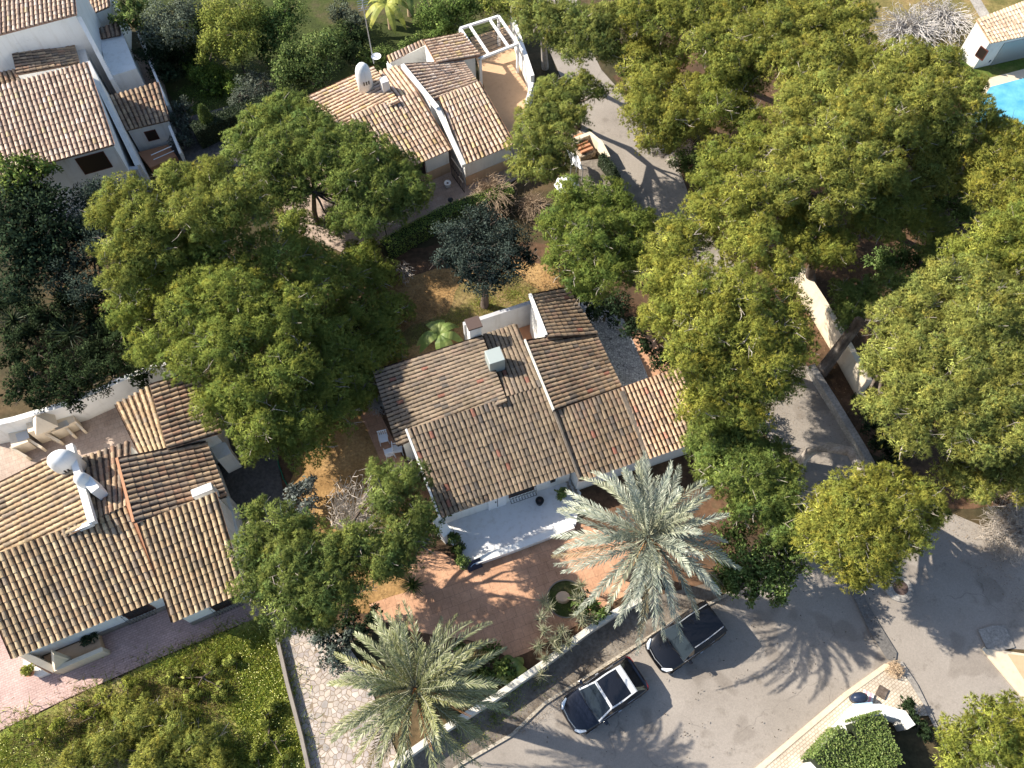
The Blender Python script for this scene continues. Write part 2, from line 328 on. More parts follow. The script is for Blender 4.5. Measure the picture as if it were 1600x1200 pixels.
sheet('pavement', [(1532, 1014), (1560, 1016), (1600, 1022), (1720, 1036), (1720, 1240), (1664, 1180), (1604, 1092)], 'cream_plaster')
sheet('forecourt', [(1572, 1022), (1720, 1040), (1720, 1190), (1604, 1072)], 'peach_floor')
sheet('asphalt_repair', [(1318, 905), (1334, 905), (1350, 935), (1372, 975), (1400, 1020), (1398, 1034), (1384, 1030), (1356, 985), (1338, 945)], 'asphalt_patch')
sheet('cobbled_ramp', [(1526, 985), (1548, 978), (1568, 978), (1584, 1012), (1560, 1018), (1540, 1014)], 'concrete')
sheet('gutter', [(1400, 1036), (1408, 1034), (1432, 1070), (1466, 1140), (1520, 1240), (1508, 1240), (1440, 1100)], 'concrete')

def band(name, px, wpx, h, mat, label, cat, z0=0., parent=None, group=None, kind=None):
    """a low wall, kerb or similar along a polyline"""
    P = [g(x, y, h) if h > .3 else g(x, y) for x, y in px]
    b = MB(); t = wpx
    # mitred strip
    L, Rr = [], []
    for i, p in enumerate(P):
        a = P[max(i - 1, 0)]; c_ = P[min(i + 1, len(P) - 1)]; d = (c_ - a); d.z = 0; d.normalize(); n_ = Vector((-d.y, d.x, 0)) * t / 2
        L.append(p + n_); Rr.append(p - n_)
    k = len(P); V = [(p.x, p.y, z0) for p in L] + [(p.x, p.y, z0) for p in Rr] + [(p.x, p.y, h) for p in L] + [(p.x, p.y, h) for p in Rr]
    fs = []
    for i in range(k - 1):
        fs += [(i, i + 1, 2 * k + i + 1, 2 * k + i), (k + i + 1, k + i, 3 * k + i, 3 * k + i + 1), (2 * k + i, 2 * k + i + 1, 3 * k + i + 1, 3 * k + i)]
    fs += [(0, 2 * k, 3 * k, k), (k - 1, 2 * k - 1, 4 * k - 1, 3 * k - 1)]
    b.add(V, fs); o = b.done(name, mat, parent)
    if kind: tag(o, label, kind=kind)
    elif parent is None: tag(o, label, cat, group)
    return o
band('kerb', [(640, 1256), (720, 1194), (800, 1148), (850, 1100), (950, 1036.5), (1050, 973), (1131, 932), (1214, 872)], .14, .12, 'kerb', 'kerb', 'kerb', kind='structure')
band('kerb', [(1030, 1322), (1171, 1213), (1321, 1085.5), (1383, 1041), (1410, 1050)], .22, .13, 'cream_plaster', 'kerb', 'kerb', kind='structure')
band('kerb', [(1534, 1013), (1602, 1093), (1668, 1186)], .2, .13, 'cream_plaster', 'kerb', 'kerb', kind='structure')
band('garden_wall', [(1002, 935), (960, 957), (920, 983), (850, 1036), (782, 1083), (690, 1141), (610, 1197)], .28, .95, 'old_plaster',
     'long low weathered garden wall beside the pavement behind the two parked cars', 'wall')
band('retaining_wall', [(1268, 570), (1300, 620), (1350, 702), (1362, 724)], .38, .6, 'concrete', 'low concrete retaining wall edging the shaded lane under the pines', 'wall')
band('boundary_wall', [(1238, 395), (1286, 468), (1322, 528), (1360, 596)], .3, 1.7, 'cream_plaster', 'tall cream boundary wall lit by the sun between the pines', 'wall')
band('white_wall', [(-40, 668), (20, 655), (110, 628), (190, 592), (258, 566)], .3, 2.0, 'plaster', 'high white wall behind the barbecue with dark leafy tree hanging over it', 'wall')
band('street_wall', [(1238, 1250), (1262, 1212), (1300, 1160), (1345, 1108), (1375, 1108), (1412, 1118), (1424, 1136)], .45, 1.1, 'plaster', 'bright white street wall curving round the setts corner', 'wall')
band('lot_wall', [(424, 960), (448, 1066), (470, 1150), (490, 1240)], .16, .45, 'stone_plinth', 'thin dark low wall dividing weedy lot from the crazy paving path', 'wall')
band('hedge_wall', [(330, 218), (352, 214), (420, 190)], .18, .25, 'cream_plaster', 'thin cream edging wall below the dark hedge', 'wall')

# ---------------------------------------------------------------- tiled roofs and house blocks
PAL = {
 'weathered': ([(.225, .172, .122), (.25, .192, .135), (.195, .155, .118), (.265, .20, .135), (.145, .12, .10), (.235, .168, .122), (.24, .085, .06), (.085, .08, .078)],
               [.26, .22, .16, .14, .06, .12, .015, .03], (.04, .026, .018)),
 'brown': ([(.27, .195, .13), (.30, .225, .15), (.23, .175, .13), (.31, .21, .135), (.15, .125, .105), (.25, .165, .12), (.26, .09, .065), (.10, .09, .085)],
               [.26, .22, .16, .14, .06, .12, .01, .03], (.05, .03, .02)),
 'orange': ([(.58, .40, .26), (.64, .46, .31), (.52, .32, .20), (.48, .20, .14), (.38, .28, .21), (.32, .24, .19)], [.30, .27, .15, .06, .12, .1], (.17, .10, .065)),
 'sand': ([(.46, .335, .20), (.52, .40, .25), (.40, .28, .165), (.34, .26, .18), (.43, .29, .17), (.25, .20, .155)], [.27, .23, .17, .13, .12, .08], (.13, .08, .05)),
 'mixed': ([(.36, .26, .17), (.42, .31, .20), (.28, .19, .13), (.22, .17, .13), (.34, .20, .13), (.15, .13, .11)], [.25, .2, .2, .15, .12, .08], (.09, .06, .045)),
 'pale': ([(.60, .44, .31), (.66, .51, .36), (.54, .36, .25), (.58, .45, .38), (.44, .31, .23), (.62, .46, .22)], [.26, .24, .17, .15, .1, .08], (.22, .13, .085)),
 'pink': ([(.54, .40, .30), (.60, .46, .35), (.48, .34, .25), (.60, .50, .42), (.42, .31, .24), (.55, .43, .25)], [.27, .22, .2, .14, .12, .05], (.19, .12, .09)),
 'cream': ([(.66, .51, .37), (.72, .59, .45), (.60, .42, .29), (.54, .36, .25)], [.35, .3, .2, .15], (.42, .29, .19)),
}
def bil(Q, u, v):
    a = Q[0] * (1 - u) + Q[1] * u; b = Q[3] * (1 - u) + Q[2] * u
    return a * (1 - v) + b * v
def roof(parent, q, pal, pitch=.235, slab=.1, name='roof', rowlen=.36, flat=False):
    """q: high edge A, high edge B, low edge B, low edge A, each (px, py, z). Barrel tiles run from high to low."""
    Q = [np.array(g(*p)) for p in q]
    W = (np.linalg.norm(Q[1] - Q[0]) + np.linalg.norm(Q[2] - Q[3])) / 2; Ln = (np.linalg.norm(Q[3] - Q[0]) + np.linalg.norm(Q[2] - Q[1])) / 2
    nu = max(2, round(W / pitch)); nv = max(1, round(Ln / rowlen))
    N = np.cross(Q[1] - Q[0], Q[3] - Q[0]); N /= np.linalg.norm(N)
    if N[2] < 0: N = -N
    U = (Q[1] - Q[0]) / np.linalg.norm(Q[1] - Q[0])
    cols, wts, chan = PAL[pal]; cols = np.array(cols); wts = np.array(wts) / sum(wts); cm = (cols * wts[:, None]).sum(0); cols = cm + (cols - cm) * .72
    K = 7; th = np.linspace(0, math.pi, K); V = []; Fc = []; C = []; nb = 0
    fb = [(j, j + 1, K + j + 1, K + j) for j in range(K - 1)]
    pw = W / nu; hc = .05 if flat else .075
    for i in range(nu):
        cu = (i + .5) / nu; colshift = rng.normal(0, .03)
        for j in range(nv):
            dj = rng.normal(0, .006, 2); r0 = pw * (.42 if flat else .355); c0 = bil(Q, cu, max(0, j / nv)); v1 = min(1.0 + .02, (j + 1) / nv + .045 / nv * 2); c1 = bil(Q, cu, v1)
            lift = rng.normal(0, .006)
            if rng.random() < .02: dj = dj + rng.normal(0, .02); lift += .012; c1 = c1 + (c1 - c0) * .12
            sh = cols[rng.choice(len(cols), p=wts)] * (1 + rng.normal(0, .07) + colshift)
            a = c0[None] + U[None] * (np.cos(th)[:, None] * r0 * .86 + dj[0]) + N[None] * (np.sin(th)[:, None] * hc + .0 + lift)
            b = c1[None] + U[None] * (np.cos(th)[:, None] * r0 * 1.08 + dj[1]) + N[None] * (np.sin(th)[:, None] * hc * 1.1 + .026 + lift)
            V += [a, b]; C.append(np.repeat(np.clip(sh, .01, .95)[None], 2 * K, 0)); Fc += [tuple(x + nb for x in f) for f in fb]; nb += 2 * K
            if j == nv - 1:                       # rounded front of the eave tile
                e0 = b - N[None] * .0; V.append(c1[None] + N[None] * .0); Fc += [(nb, nb - K + t + 1, nb - K + t) for t in range(K - 1)]
                C.append(np.array(chan)[None] * .8); nb += 1
    for i in range(nu + 1):                       # channel tiles between
        cu = min(1, max(0, i / nu))
        for j in range(nv):
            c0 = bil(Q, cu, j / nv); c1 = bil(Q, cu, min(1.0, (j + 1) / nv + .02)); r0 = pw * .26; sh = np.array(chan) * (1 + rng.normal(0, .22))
            tt = np.array([-1, -.5, .5, 1.]); dz = np.array([.03, -.012, -.012, .03])
            a = c0[None] + U[None] * tt[:, None] * r0 + N[None] * (dz[:, None] - .004); b = c1[None] + U[None] * tt[:, None] * r0 + N[None] * (dz[:, None] + .012)
            V += [a, b]; C.append(np.repeat(np.clip(sh, .01, .9)[None], 8, 0)); Fc += [tuple(x + nb for x in f) for f in [(0, 1, 5, 4), (1, 2, 6, 5), (2, 3, 7, 6)]]; nb += 8
    # mortar bed / slab
    T = [p - N * .016 for p in Q]; B = [p - N * (.016 + slab) for p in Q]
    V.append(np.array(T + B)); C.append(np.repeat(np.array(chan)[None] * 1.5, 8, 0))
    Fc += [tuple(x + nb for x in f) for f in [(0, 1, 2, 3), (7, 6, 5, 4), (0, 4, 5, 1), (1, 5, 6, 2), (2, 6, 7, 3), (3, 7, 4, 0)]]
    return mk(name, np.concatenate(V), Fc, 'tiles', parent, col=np.concatenate(C))
def block(mb, q, inset=(.06, .06, .3, .02), z0=0.0, drop=.14):
    """wall block under a roof quad into mb; inset: A side, B side, low (eave) side, high side. Returns low corners A, B"""
    Q = [np.array(g(*p)) for p in q]
    W = np.linalg.norm(Q[1] - Q[0]); Ln = np.linalg.norm(Q[3] - Q[0])
    ua, ub = inset[0] / W, 1 - inset[1] / W; vh, vl = inset[3] / Ln, 1 - inset[2] / Ln
    c = [bil(Q, ua, vh), bil(Q, ub, vh), bil(Q, ub, vl), bil(Q, ua, vl)]
    mb.prism([(p[0], p[1]) for p in c], z0, [float(p[2] - drop) for p in c])
    return Vector(c[3]), Vector(c[2])
def frame_on(A, B, s0, s1, z0, z1, out0, out1, flip=1):
    """world box against the wall line A-B: along s0..s1 (metres from A), from out0 to out1 outward"""
    d = Vector((B[0] - A[0], B[1] - A[1], 0)).normalized(); n_ = Vector((d.y, -d.x, 0)) * flip
    a = Vector((A[0], A[1], 0)); pts = [a + d * s0 + n_ * out0, a + d * s1 + n_ * out0, a + d * s1 + n_ * out1, a + d * s0 + n_ * out1]
    return [(p.x, p.y) for p in pts], z0, z1
def window(parent, A, B, s0, s1, z0, z1, flip=1, grille=True, bow=.18, mat='dark_opening', name='window', frame='brown_wood', shutter=False):
    w_ = MB(); w_.prism(*frame_on(A, B, s0, s1, z0, z1, -.05, .012, flip)); o = w_.done(name, mat, parent)
    f = MB()
    for a, b, c, d in ((s0 - .05, s0, z0 - .05, z1 + .05), (s1, s1 + .05, z0 - .05, z1 + .05), (s0, s1, z1, z1 + .05), (s0, s1, z0 - .05, z0)):
        f.prism(*frame_on(A, B, a, b, c, d, -.03, .04, flip))
    f.done('frame', frame, o)
    if grille:
        gm = MB(); n_ = max(3, int((s1 - s0) / .13))
        d = Vector((B[0] - A[0], B[1] - A[1], 0)).normalized(); nn = Vector((d.y, -d.x, 0)) * flip; a0 = Vector((A[0], A[1], 0))
        zs = [z1 + .02, z1 - .1, (z0 + z1) / 2, z0 + .12, z0 - .02]; ob = [.03, bow * .7, bow, bow * 1.35, .03]
        for i in range(n_ + 1):
            s_ = s0 - .04 + (s1 - s0 + .08) * i / n_
            gm.tube([tuple(a0 + d * s_ + nn * o_ + Vector((0, 0, z_))) for z_, o_ in zip(zs, ob)], .011, 4)
        for z_, o_ in zip(zs[1:4], ob[1:4]): gm.tube([tuple(a0 + d * (s0 - .06) + nn * o_ + Vector((0, 0, z_))), tuple(a0 + d * (s1 + .06) + nn * o_ + Vector((0, 0, z_)))], .012, 4)
        gm.done('grille', 'iron', o)
    return o
def centre(px): P = [g(*p) for p in px]; c = sum(P, Vector()) / len(P); c.z = 0; return c
def hyp(a, b): return math.hypot(b[0] - a[0], b[1] - a[1])

# ---- house 1: the weathered house in the middle
EZ, RZ = 2.3, 3.9
h1 = thing('house', centre([(840, 620)]), 'sprawling single storey house with dark weathered tiles and white terrace, in the middle', 'house')
wl = MB(); 
qW = [(754, 525, RZ + .1), (793, 627, RZ + .1), (621, 697, EZ + .1), (584, 580, EZ + .1)]
q1 = [(636, 671, RZ), (849, 602, RZ), (898, 736, EZ), (690, 808, EZ)]
q5 = [(848, 604, RZ + .02), (791, 620, RZ + .02), (755, 524, 3.3), (806, 507, 3.3)]
q6 = [(821, 533, RZ + .12), (866, 641, RZ + .12), (970, 604, EZ + .25), (928, 517, EZ + .25)]
q6a = [(829, 461, RZ - .1), (856, 527, RZ - .1), (932, 523, EZ + .35), (886, 450, EZ + .35)]
q2 = [(864, 643, RZ - .1), (970, 606, RZ - .1), (1014, 714, EZ - .1), (906, 752, EZ - .1)]
q3 = [(969, 606, RZ), (1062, 573, RZ), (1112, 682, EZ), (1014, 716, EZ)]
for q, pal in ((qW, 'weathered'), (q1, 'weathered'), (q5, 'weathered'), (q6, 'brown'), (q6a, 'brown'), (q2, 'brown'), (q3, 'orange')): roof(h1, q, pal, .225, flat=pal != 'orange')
block(wl, qW); A1, B1 = block(wl, q1); block(wl, q5, (.02, .02, .1, .02)); block(wl, q6); block(wl, q6a); A2, B2 = block(wl, q2); block(wl, q3)
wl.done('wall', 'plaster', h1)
# verge strips (white mortar along the gable edges)
def verge(parent, a, b, w_=.12, h_=.13, mat='plaster', name='verge', dz=.02):
    A, B = g(*a), g(*b); d = B - A; n_ = Vector((-d.y, d.x, 0)).normalized() * w_ / 2
    V = [A + n_, A - n_, B - n_, B + n_]; mb = MB()
    mb.add([tuple(p + Vector((0, 0, dz - .16))) for p in V] + [tuple(p + Vector((0, 0, dz + h_))) for p in V], [(3, 2, 1, 0), (4, 5, 6, 7), (0, 1, 5, 4), (1, 2, 6, 5), (2, 3, 7, 6), (3, 0, 4, 7)])
    return mb.done(name, mat, parent)
verge(h1, (634.5, 671, RZ), (687.5, 809, EZ), .1, .05)
verge(h1, (820, 531, RZ + .12), (865, 641, RZ + .12), .09, .06, 'old_plaster')
verge(h1, (828, 460, RZ - .1), (853, 524, RZ - .1), .16, .06)
verge(h1, (971, 612, RZ - .02), (1013, 713, EZ), .18, .06, 'mortar')
verge(h1, (866, 644, RZ), (906, 750, EZ), .10, .04, 'mortar')
# chimneys
def chimney_box(parent, px, z0, z1, sx, sy, rz, mat='plaster', cap=None):
    c = g(px[0], px[1], z1); mb = MB(); mb.box((c.x, c.y), (sx, sy, z1 - z0), rz, z0); o = mb.done('chimney', mat, parent, bev=.02)
    if cap:
        k = MB(); k.box((c.x, c.y), (sx + .12, sy + .12, .1), rz, z1 + .002); k.done('cap', cap, o)
    return o
a20 = R(20)
chimney_box(h1, (740, 506), 2.6, 4.7, .62, .55, a20, 'plaster', 'dark_clay')
chimney_box(h1, (773, 555), 3.3, 4.75, .8, .8, a20, 'zinc')
# patio walls behind
pw_ = MB(); P = [g(724, 506, 2.3), g(829, 472, 2.3)]; pw_.wall(P[0], P[1], .22, 0, 2.3); P2 = g(829, 472, 2.3)
pw_.done('patio_wall', 'shaded_plaster', h1)
window(h1, P[0], P[1], 1.15, 2.2, .9, 2.1, 1, False, mat='brown_wood', name='shutter'); 
sy = MB(); a = g(829, 520, 0.1); sy.prism([(p.x, p.y) for p in (g(800, 540), g(862, 540), g(852, 480), g(815, 490))], .05, .12); sy.done('patio_floor', 'clay', h1)
# south front: windows, pots, terrace
D1 = hyp(A1, B1); print('A1B1', tuple(A1), tuple(B1), D1)
door = MB(); door.prism(*frame_on(A1, B1, 2.35, 3.3, .26, 2.1, -.02, .1)); dd = door.done('door', 'white_paint', h1)
dk = MB(); dk.prism(*frame_on(A1, B1, 2.81, 2.84, .42, 2.08, .09, .112)); dk.prism(*frame_on(A1, B1, 2.7, 2.76, 1.2, 1.3, .09, .14)); dk.done('handle', 'iron', dd)
window(h1, A1, B1, 3.5, 4.75, .95, 1.95, 1, True, .3)
box_ = MB(); box_.prism(*frame_on(A1, B1, 5.65, 5.9, 1.2, 1.5, 0, .1)); box_.done('wall_lamp', 'iron', h1)
# terrace
tf = [(684, 812), (716, 868), (735, 884), (800, 862), (900, 820), (908, 770), (890, 745)]
tm = MB(); tm.prism([(p.x, p.y) for p in (g(x, y, .25) for x, y in tf)], 0, .25); tm.done('terrace', 'white_floor', h1, bev=.02)
pp = [(735, 880), (800, 861), (898, 822)]
band('terrace_edge', [(742, 876), (800, 856), (896, 820)], .34, .5, 'plaster', '', '', z0=.1, parent=h1)
st = MB(); c = g(692, 822, 1.2); st.wall(g(683, 812, 1.9), g(700, 836, 1.0), .5, 0, (2.15, 1.1)); st.done('buttress', 'plaster', h1)
# rope of pale stones by the terrace door
for_k = MB()
for k in range(26):
    t = k / 25; p = g(889 + 18 * t + (4 if k % 2 else -4), 748 + 44 * t, .45); for_k.box((p.x, p.y), (.16, .09, .07), .6 + k, .25)
for_k.done('stone_edging', 'rock', h1)

# ---- house 2: lower left
h2 = thing('house', centre([(190, 830)]), 'sand coloured tiled house with white chimneys and pink brick yard, lower left', 'house')
E2, Z2 = 2.6, 4.3
wl = MB(); a24 = R(24)
q2a = [(112, 699, Z2 + .2), (147, 816, Z2 + .2), (-58, 917, E2 + .2), (-95, 802, E2 + .2)]
q2b = [(200, 790, Z2), (147, 812, Z2), (128, 716, 3.5), (203, 690, 3.5)]
q2c = [(184, 717, Z2 + .1), (210, 816, Z2 + .1), (354, 776, E2 + .3), (322, 691, E2 + .3)]
q2d = [(234, 602, 3.7), (261, 701, 3.7), (346, 676, 2.9), (318, 576, 2.9)]
q2f = [(262, 700, 3.55), (219, 710, 3.55), (181, 632, 2.9), (234, 604, 2.9)]
q2e = [(217, 817, Z2 - .1), (336, 769, Z2 - .1), (381, 924, E2), (270, 972, E2)]
q2g = [(-45, 880, Z2 - .05), (199, 789, Z2 - .05), (259, 931, E2), (20, 1029, E2)]
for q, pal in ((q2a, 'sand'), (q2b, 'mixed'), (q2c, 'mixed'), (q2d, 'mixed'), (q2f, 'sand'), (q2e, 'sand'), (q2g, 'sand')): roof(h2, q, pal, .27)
block(wl, q2a); block(wl, q2b, (.05, .05, .1, .05)); block(wl, q2c); block(wl, q2d); block(wl, q2f, (.1, .1, .15, .05)); Ae, Be = block(wl, q2e, (.12, .06, .38, .02)); Ag, Bg = block(wl, q2g, (.12, .06, .38, .02))
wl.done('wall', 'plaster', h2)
for A, B in ((Ae, Be), (Ag, Bg)):
    pl = MB(); pl.prism(*frame_on(A, B, -.0, hyp(A, B), 0, .5, -.02, .05)); pl.done('plinth', 'stone_plinth', h2)
print('AeBe', hyp(Ae, Be), 'AgBg', hyp(Ag, Bg))
window(h2, Ae, Be, 1.35, 2.55, .7, 1.8, bow=.25); window(h2, Ag, Bg, 4.35, 5.5, .7, 1.8, bow=.25)
verge(h2, (200, 789, Z2), (261, 932, E2), .12, .05, 'orange' if False else 'clay')
verge(h2, (183, 716, Z2 + .1), (209, 816, Z2 + .1), .12, .05, 'clay')
verge(h2, (111, 697, Z2 + .25), (146, 818, Z2 + .25), .3, .2); verge(h2, (146, 817, Z2 + .25), (97, 837, Z2 - .5), .2, .12)
# rounded white chimneys with slots
def round_chimney(parent, px, z0, z1, sx, sy, rz, slots=2, mat='plaster', face=-90):
    c = g(px[0], px[1], z1 - .4); mb = MB(); hh = z1 - z0
    mb.lathe((c.x, c.y, z0), [(1.0, 0), (1.0, hh * .62), (.93, hh * .78), (.75, hh * .9), (.45, hh * .98), (.1, hh)], 24, sx, sy, rz)
    o = mb.done('chimney', mat, parent, smooth=True); v_ = MB(); f_ = R(face)
    for k in range(slots):
        off = (k - (slots - 1) / 2) * .15; ca, sa = math.cos(rz), math.sin(rz)
        lx, ly = off, -sy * math.sqrt(max(0, 1 - (off / sx) ** 2)) - .005 + .05
        v_.box((c.x + lx * ca - ly * sa, c.y + lx * sa + ly * ca, z0 + hh * .5), (.08, .12, .26), rz)
    v_.done('vent', 'dark_opening', o); return o
round_chimney(h2, (93, 716), 3.6, 5.5, .62, .45, a24)
round_chimney(h2, (127, 748), 3.9, 5.6, .34, .3, a24, 0); chimney_box(h2, (142, 757), 3.8, 5.1, .75, .42, R(-45))
chimney_box(h2, (315, 765), 2.7, 4.1, .95, .38, a24)
# right side pier and stub walls
sm = MB(); sm.prism([(p.x, p.y) for p in (g(327, 698, 1.9), g(352, 690, 1.9), g(362, 708, 1.9), g(340, 719, 1.9))], 0, 1.9); sm.done('pier', 'plaster', h2)
sm = MB(); sm.prism([(p.x, p.y) for p in (g(345, 780, 1.5), g(358, 775, 1.5), g(378, 850, 1.5), g(366, 862, 1.5))], 0, 1.5); sm.done('side_wall', 'plaster', h2)
# porch with sloping stair wall
pf = MB(); pf.prism([(p.x, p.y) for p in (g(60, 1010, .5), g(110, 975, .5), g(150, 985, .5), g(160, 1015, .5), g(80, 1050, .5))], 0, .5); pf.done('porch_floor', 'peach_floor', h2)
pf = MB(); pf.wall(g(84, 1046, .9), g(160, 1014, .9), .2, 0, .9); pf.done('porch_wall', 'cream_plaster', h2)
pf = MB(); pf.wall(g(36, 1022, 1.5), g(84, 1046, .9), .28, 0, (1.7, .85)); pf.wall(g(80, 1018, 2.4), g(84, 1044, .9), .24, 0, (2.3, .9)); pf.done('porch_side', 'cream_plaster', h2)
pf = MB(); pf.prism([(p.x, p.y) for p in (g(36, 1030, .35), g(76, 1052, .35), g(60, 1058, .35), g(38, 1050, .35))], 0, .35); pf.done('porch_step', 'plaster', h2)
# ---- house 3: upper middle
h3 = thing('house', centre([(660, 170)]), 'pale pink tiled house with rounded chimney, courtyard and white pergola, top middle', 'house')
E3, Z3 = 2.2, 3.7; wl = MB(); a3 = R(24)
q3a = [(584, 104, Z3 + .1), (624, 158, Z3 + .1), (518, 214, E3 + .2), (478, 152, E3 + .2)]
q3b = [(547, 180, Z3), (651, 142, Z3), (705, 233, E3), (603, 278, E3)]
q3c = [(686, 152, Z3 + .05), (748, 127, Z3 + .05), (803, 225, E3), (726, 257, E3)]
q3d = [(630, 101, Z3 + .1), (672, 159, Z3 + .1), (748, 132, E3 + .5), (722, 95, E3 + .5)]
q3e = [(652, 143, Z3 - .05), (622, 154, Z3 - .05), (592, 113, 3.2), (622, 103, 3.2)]
q3f = [(662, 63, 3.3), (682, 99, 3.3), (750, 87, 2.6), (722, 52, 2.6)]
for q, pal in ((q3a, 'pale'), (q3b, 'pale'), (q3c, 'pale'), (q3d, 'pink'), (q3e, 'pale'), (q3f, 'pale')): roof(h3, q, pal, .25)
block(wl, q3a); A3b, B3b = block(wl, q3b, (.1, .1, .25, .02)); A3, B3 = block(wl, q3c, (.05, .05, .2, .02)); block(wl, q3d); block(wl, q3e, (.05, .05, .1, .05)); block(wl, q3f)
wl.done('wall', 'plaster', h3)
for A, B in ((A3b, B3b), (A3, B3)):
    pl = MB(); pl.prism(*frame_on(A, B, 0, hyp(A, B), 0, .85, -.02, .03)); pl.done('plinth', 'beige_plinth', h3)
print('A3', hyp(A3, B3), 'A3b', hyp(A3b, B3b))
window(h3, A3b, B3b, 1.7, 2.5, .3, 1.95, bow=.2)
gt = MB(); p0, p1 = g(704, 262, 1.6), g(722, 290, .8)
for k in range(9):
    t = k / 8; q = g(703, 240, 2).lerp(g(723, 268, 2), t); gt.tube([(q.x, q.y, .1), (q.x, q.y, 1.9)], .02, 4)
for z_ in (.15, 1.0, 1.85): a, b = g(703, 240, 2), g(723, 268, 2); gt.tube([(a.x, a.y, z_), (b.x, b.y, z_)], .025, 4)
gt.done('iron_gate', 'iron', h3)
verge(h3, (629, 103, Z3 + .15), (684, 170, Z3 + .05), .22, .12); verge(h3, (684, 170, Z3), (725, 259, E3), .26, .08)
round_chimney(h3, (566, 108), 3.0, 5.3, .48, .42, a3, 3)
chimney_box(h3, (600, 124), 3.3, 4.5, .45, .5, a3)
pw_ = MB(); A, B = g(606, 96, 2.2), g(662, 68, 2.2); pw_.wall(A, B, .25, 0, 2.1); C_ = g(622, 118, 2.2); pw_.wall(A, C_, .25, 0, 2.1); pw_.done('patio_wall', 'plaster', h3)
roof(h3, [(604, 87, 2.5), (661, 61, 2.5), (664, 70, 2.25), (608, 98, 2.25)], 'pale', .25, name='wall_coping')
window(h3, A, B, 1.75, 2.7, .6, 1.8, 1, False)
# courtyard walls and tiled floor edge
cw = MB(); cw.wall(g(800, 22, 1.9), g(832, 118, 1.9), .25, 0, 1.9); cw.wall(g(832, 118, 1.9), g(822, 160, 1.5), .2, 0, 1.4); cw.done('courtyard_wall', 'plaster', h3)
pip = MB(); q = g(749, 92, 2.4); pip.tube([(q.x, q.y, .1), (q.x, q.y, 2.4)], .05, 6); pip.done('drainpipe', 'yellow', h3)
# pergola (a thing of its own)
pc = [g(719, 43, 2.5), g(779, 24, 2.5), g(809, 67, 2.5), g(750, 90, 2.5)]
pg = thing('pergola', Vector((pc[3].x, pc[3].y, 0)), 'white open beam pergola at the corner of the pale tiled house', 'pergola')
def beam(mb, a, b, w_=.14, h_=.16): mb.wall(a, b, w_, a.z - h_, a.z)
mb = MB()
for i in range(4): beam(mb, pc[i], pc[(i + 1) % 4])
for t in (.24, .76): beam(mb, pc[0].lerp(pc[1], t) - Vector((0, 0, .004)), pc[3].lerp(pc[2], t) - Vector((0, 0, .004)))
mb.done('beam_frame', 'white_paint', pg)
for p in pc: q = MB(); q.box((p.x, p.y), (.16, .16, p.z - .17), a3, 0); q.done('post', 'white_paint', pg)
mb = MB()
for k in range(1, 9):
    t = k / 9; a, b = pc[0].lerp(pc[3], t), pc[1].lerp(pc[2], t); a = a - Vector((0, 0, .05)); b = b - Vector((0, 0, .05)); mb.tube([tuple(a), tuple(b)], .02, 4)
mb.done('wire', 'iron', pg)
# roof antenna mast and dish
an = thing('antenna_mast', g(584, 99, 3.0), 'tall thin aerial mast with small dish beside rounded chimney', 'antenna')
b_ = g(584, 99, 2.8); top = Vector((b_.x, b_.y, 2.8 + 4.6)); mb = MB(); mb.tube([tuple(b_), tuple(top)], .035, 5); mb.done('mast', 'metal_grey', an)
mb = MB()
for k in range(5): z_ = top.z - k * .16; mb.tube([(top.x - .3, top.y - .1, z_), (top.x + .3, top.y + .1, z_)], .018, 4)
mb.tube([(top.x, top.y - .5, top.z - .2), (top.x, top.y + .5, top.z - .2)], .018, 4); mb.done('aerial', 'metal_grey', an)
mb = MB(); mb.lathe((b_.x + .25, b_.y - .1, b_.z + .5), [(.01, 0), (.2, .05), (.3, .14), (.31, .15), (.2, .07), (.02, .02)], 14); mb.done('dish', 'white_paint', an)

# ---- house 4: top left, two storeys
h4 = thing('house', centre([(80, 120)]), 'two storey white house with pink tiles and stair walls, top left corner', 'house')
wl = MB(); a4 = R(22)
q4a = [(-60, 150, 6.2), (135, 97, 6.2), (178, 226, 4.9), (-20, 280, 4.9)]
q4b = [(-70, -60, 7.2), (110, -60, 7.2), (119, 22, 6.4), (-70, 72, 6.4)]
q4c = [(110, 98, 4.9), (98, 55, 4.9), (12, 55, 4.3), (30, 112, 4.3)]
q4c = [(12, 57, 4.9), (112, 56, 4.9), (124, 98, 4.4), (26, 116, 4.4)]
q4d = [(128, -16, 4.2), (166, -36, 4.2), (171, 10, 3.6), (138, 24, 3.6)]
q4e = [(148, 46, 3.1), (184, 34, 3.1), (188, 55, 2.8), (153, 62, 2.8)]
q4f = [(170, 150, 3.0), (246, 128, 3.0), (264, 188, 2.2), (197, 204, 2.2)]
q4g = [(-60, 125, 4.7), (24, 108, 4.7), (34, 126, 4.4), (-60, 160, 4.4)]
for q, pal in ((q4a, 'pink'), (q4b, 'pink'), (q4d, 'pale'), (q4e, 'mixed'), (q4f, 'mixed'), (q4g, 'mixed')): roof(h4, q, pal, .27)
q4cc = [(12, 57, 4.9), (26, 116, 4.9), (124, 98, 4.35), (112, 56, 4.35)]
roof(h4, q4cc, 'mixed', .25)
A4, B4 = block(wl, q4a, (.1, .12, .35, .02)); A4b, B4b = block(wl, q4b, (.1, .1, .12, .02)); block(wl, q4cc); block(wl, q4d, (.05, .05, .1, .02)); A4f, B4f = block(wl, q4f, (.1, .1, .15, .02)); block(wl, q4g, (.05, .05, .05, .02))
wl.prism([(p.x, p.y) for p in (g(-60, 60, 4.0), g(122, 28, 4.0), g(160, 190, 4.0), g(-40, 190, 4.0))], 0, 4.0)
wl.done('wall', 'plaster', h4)
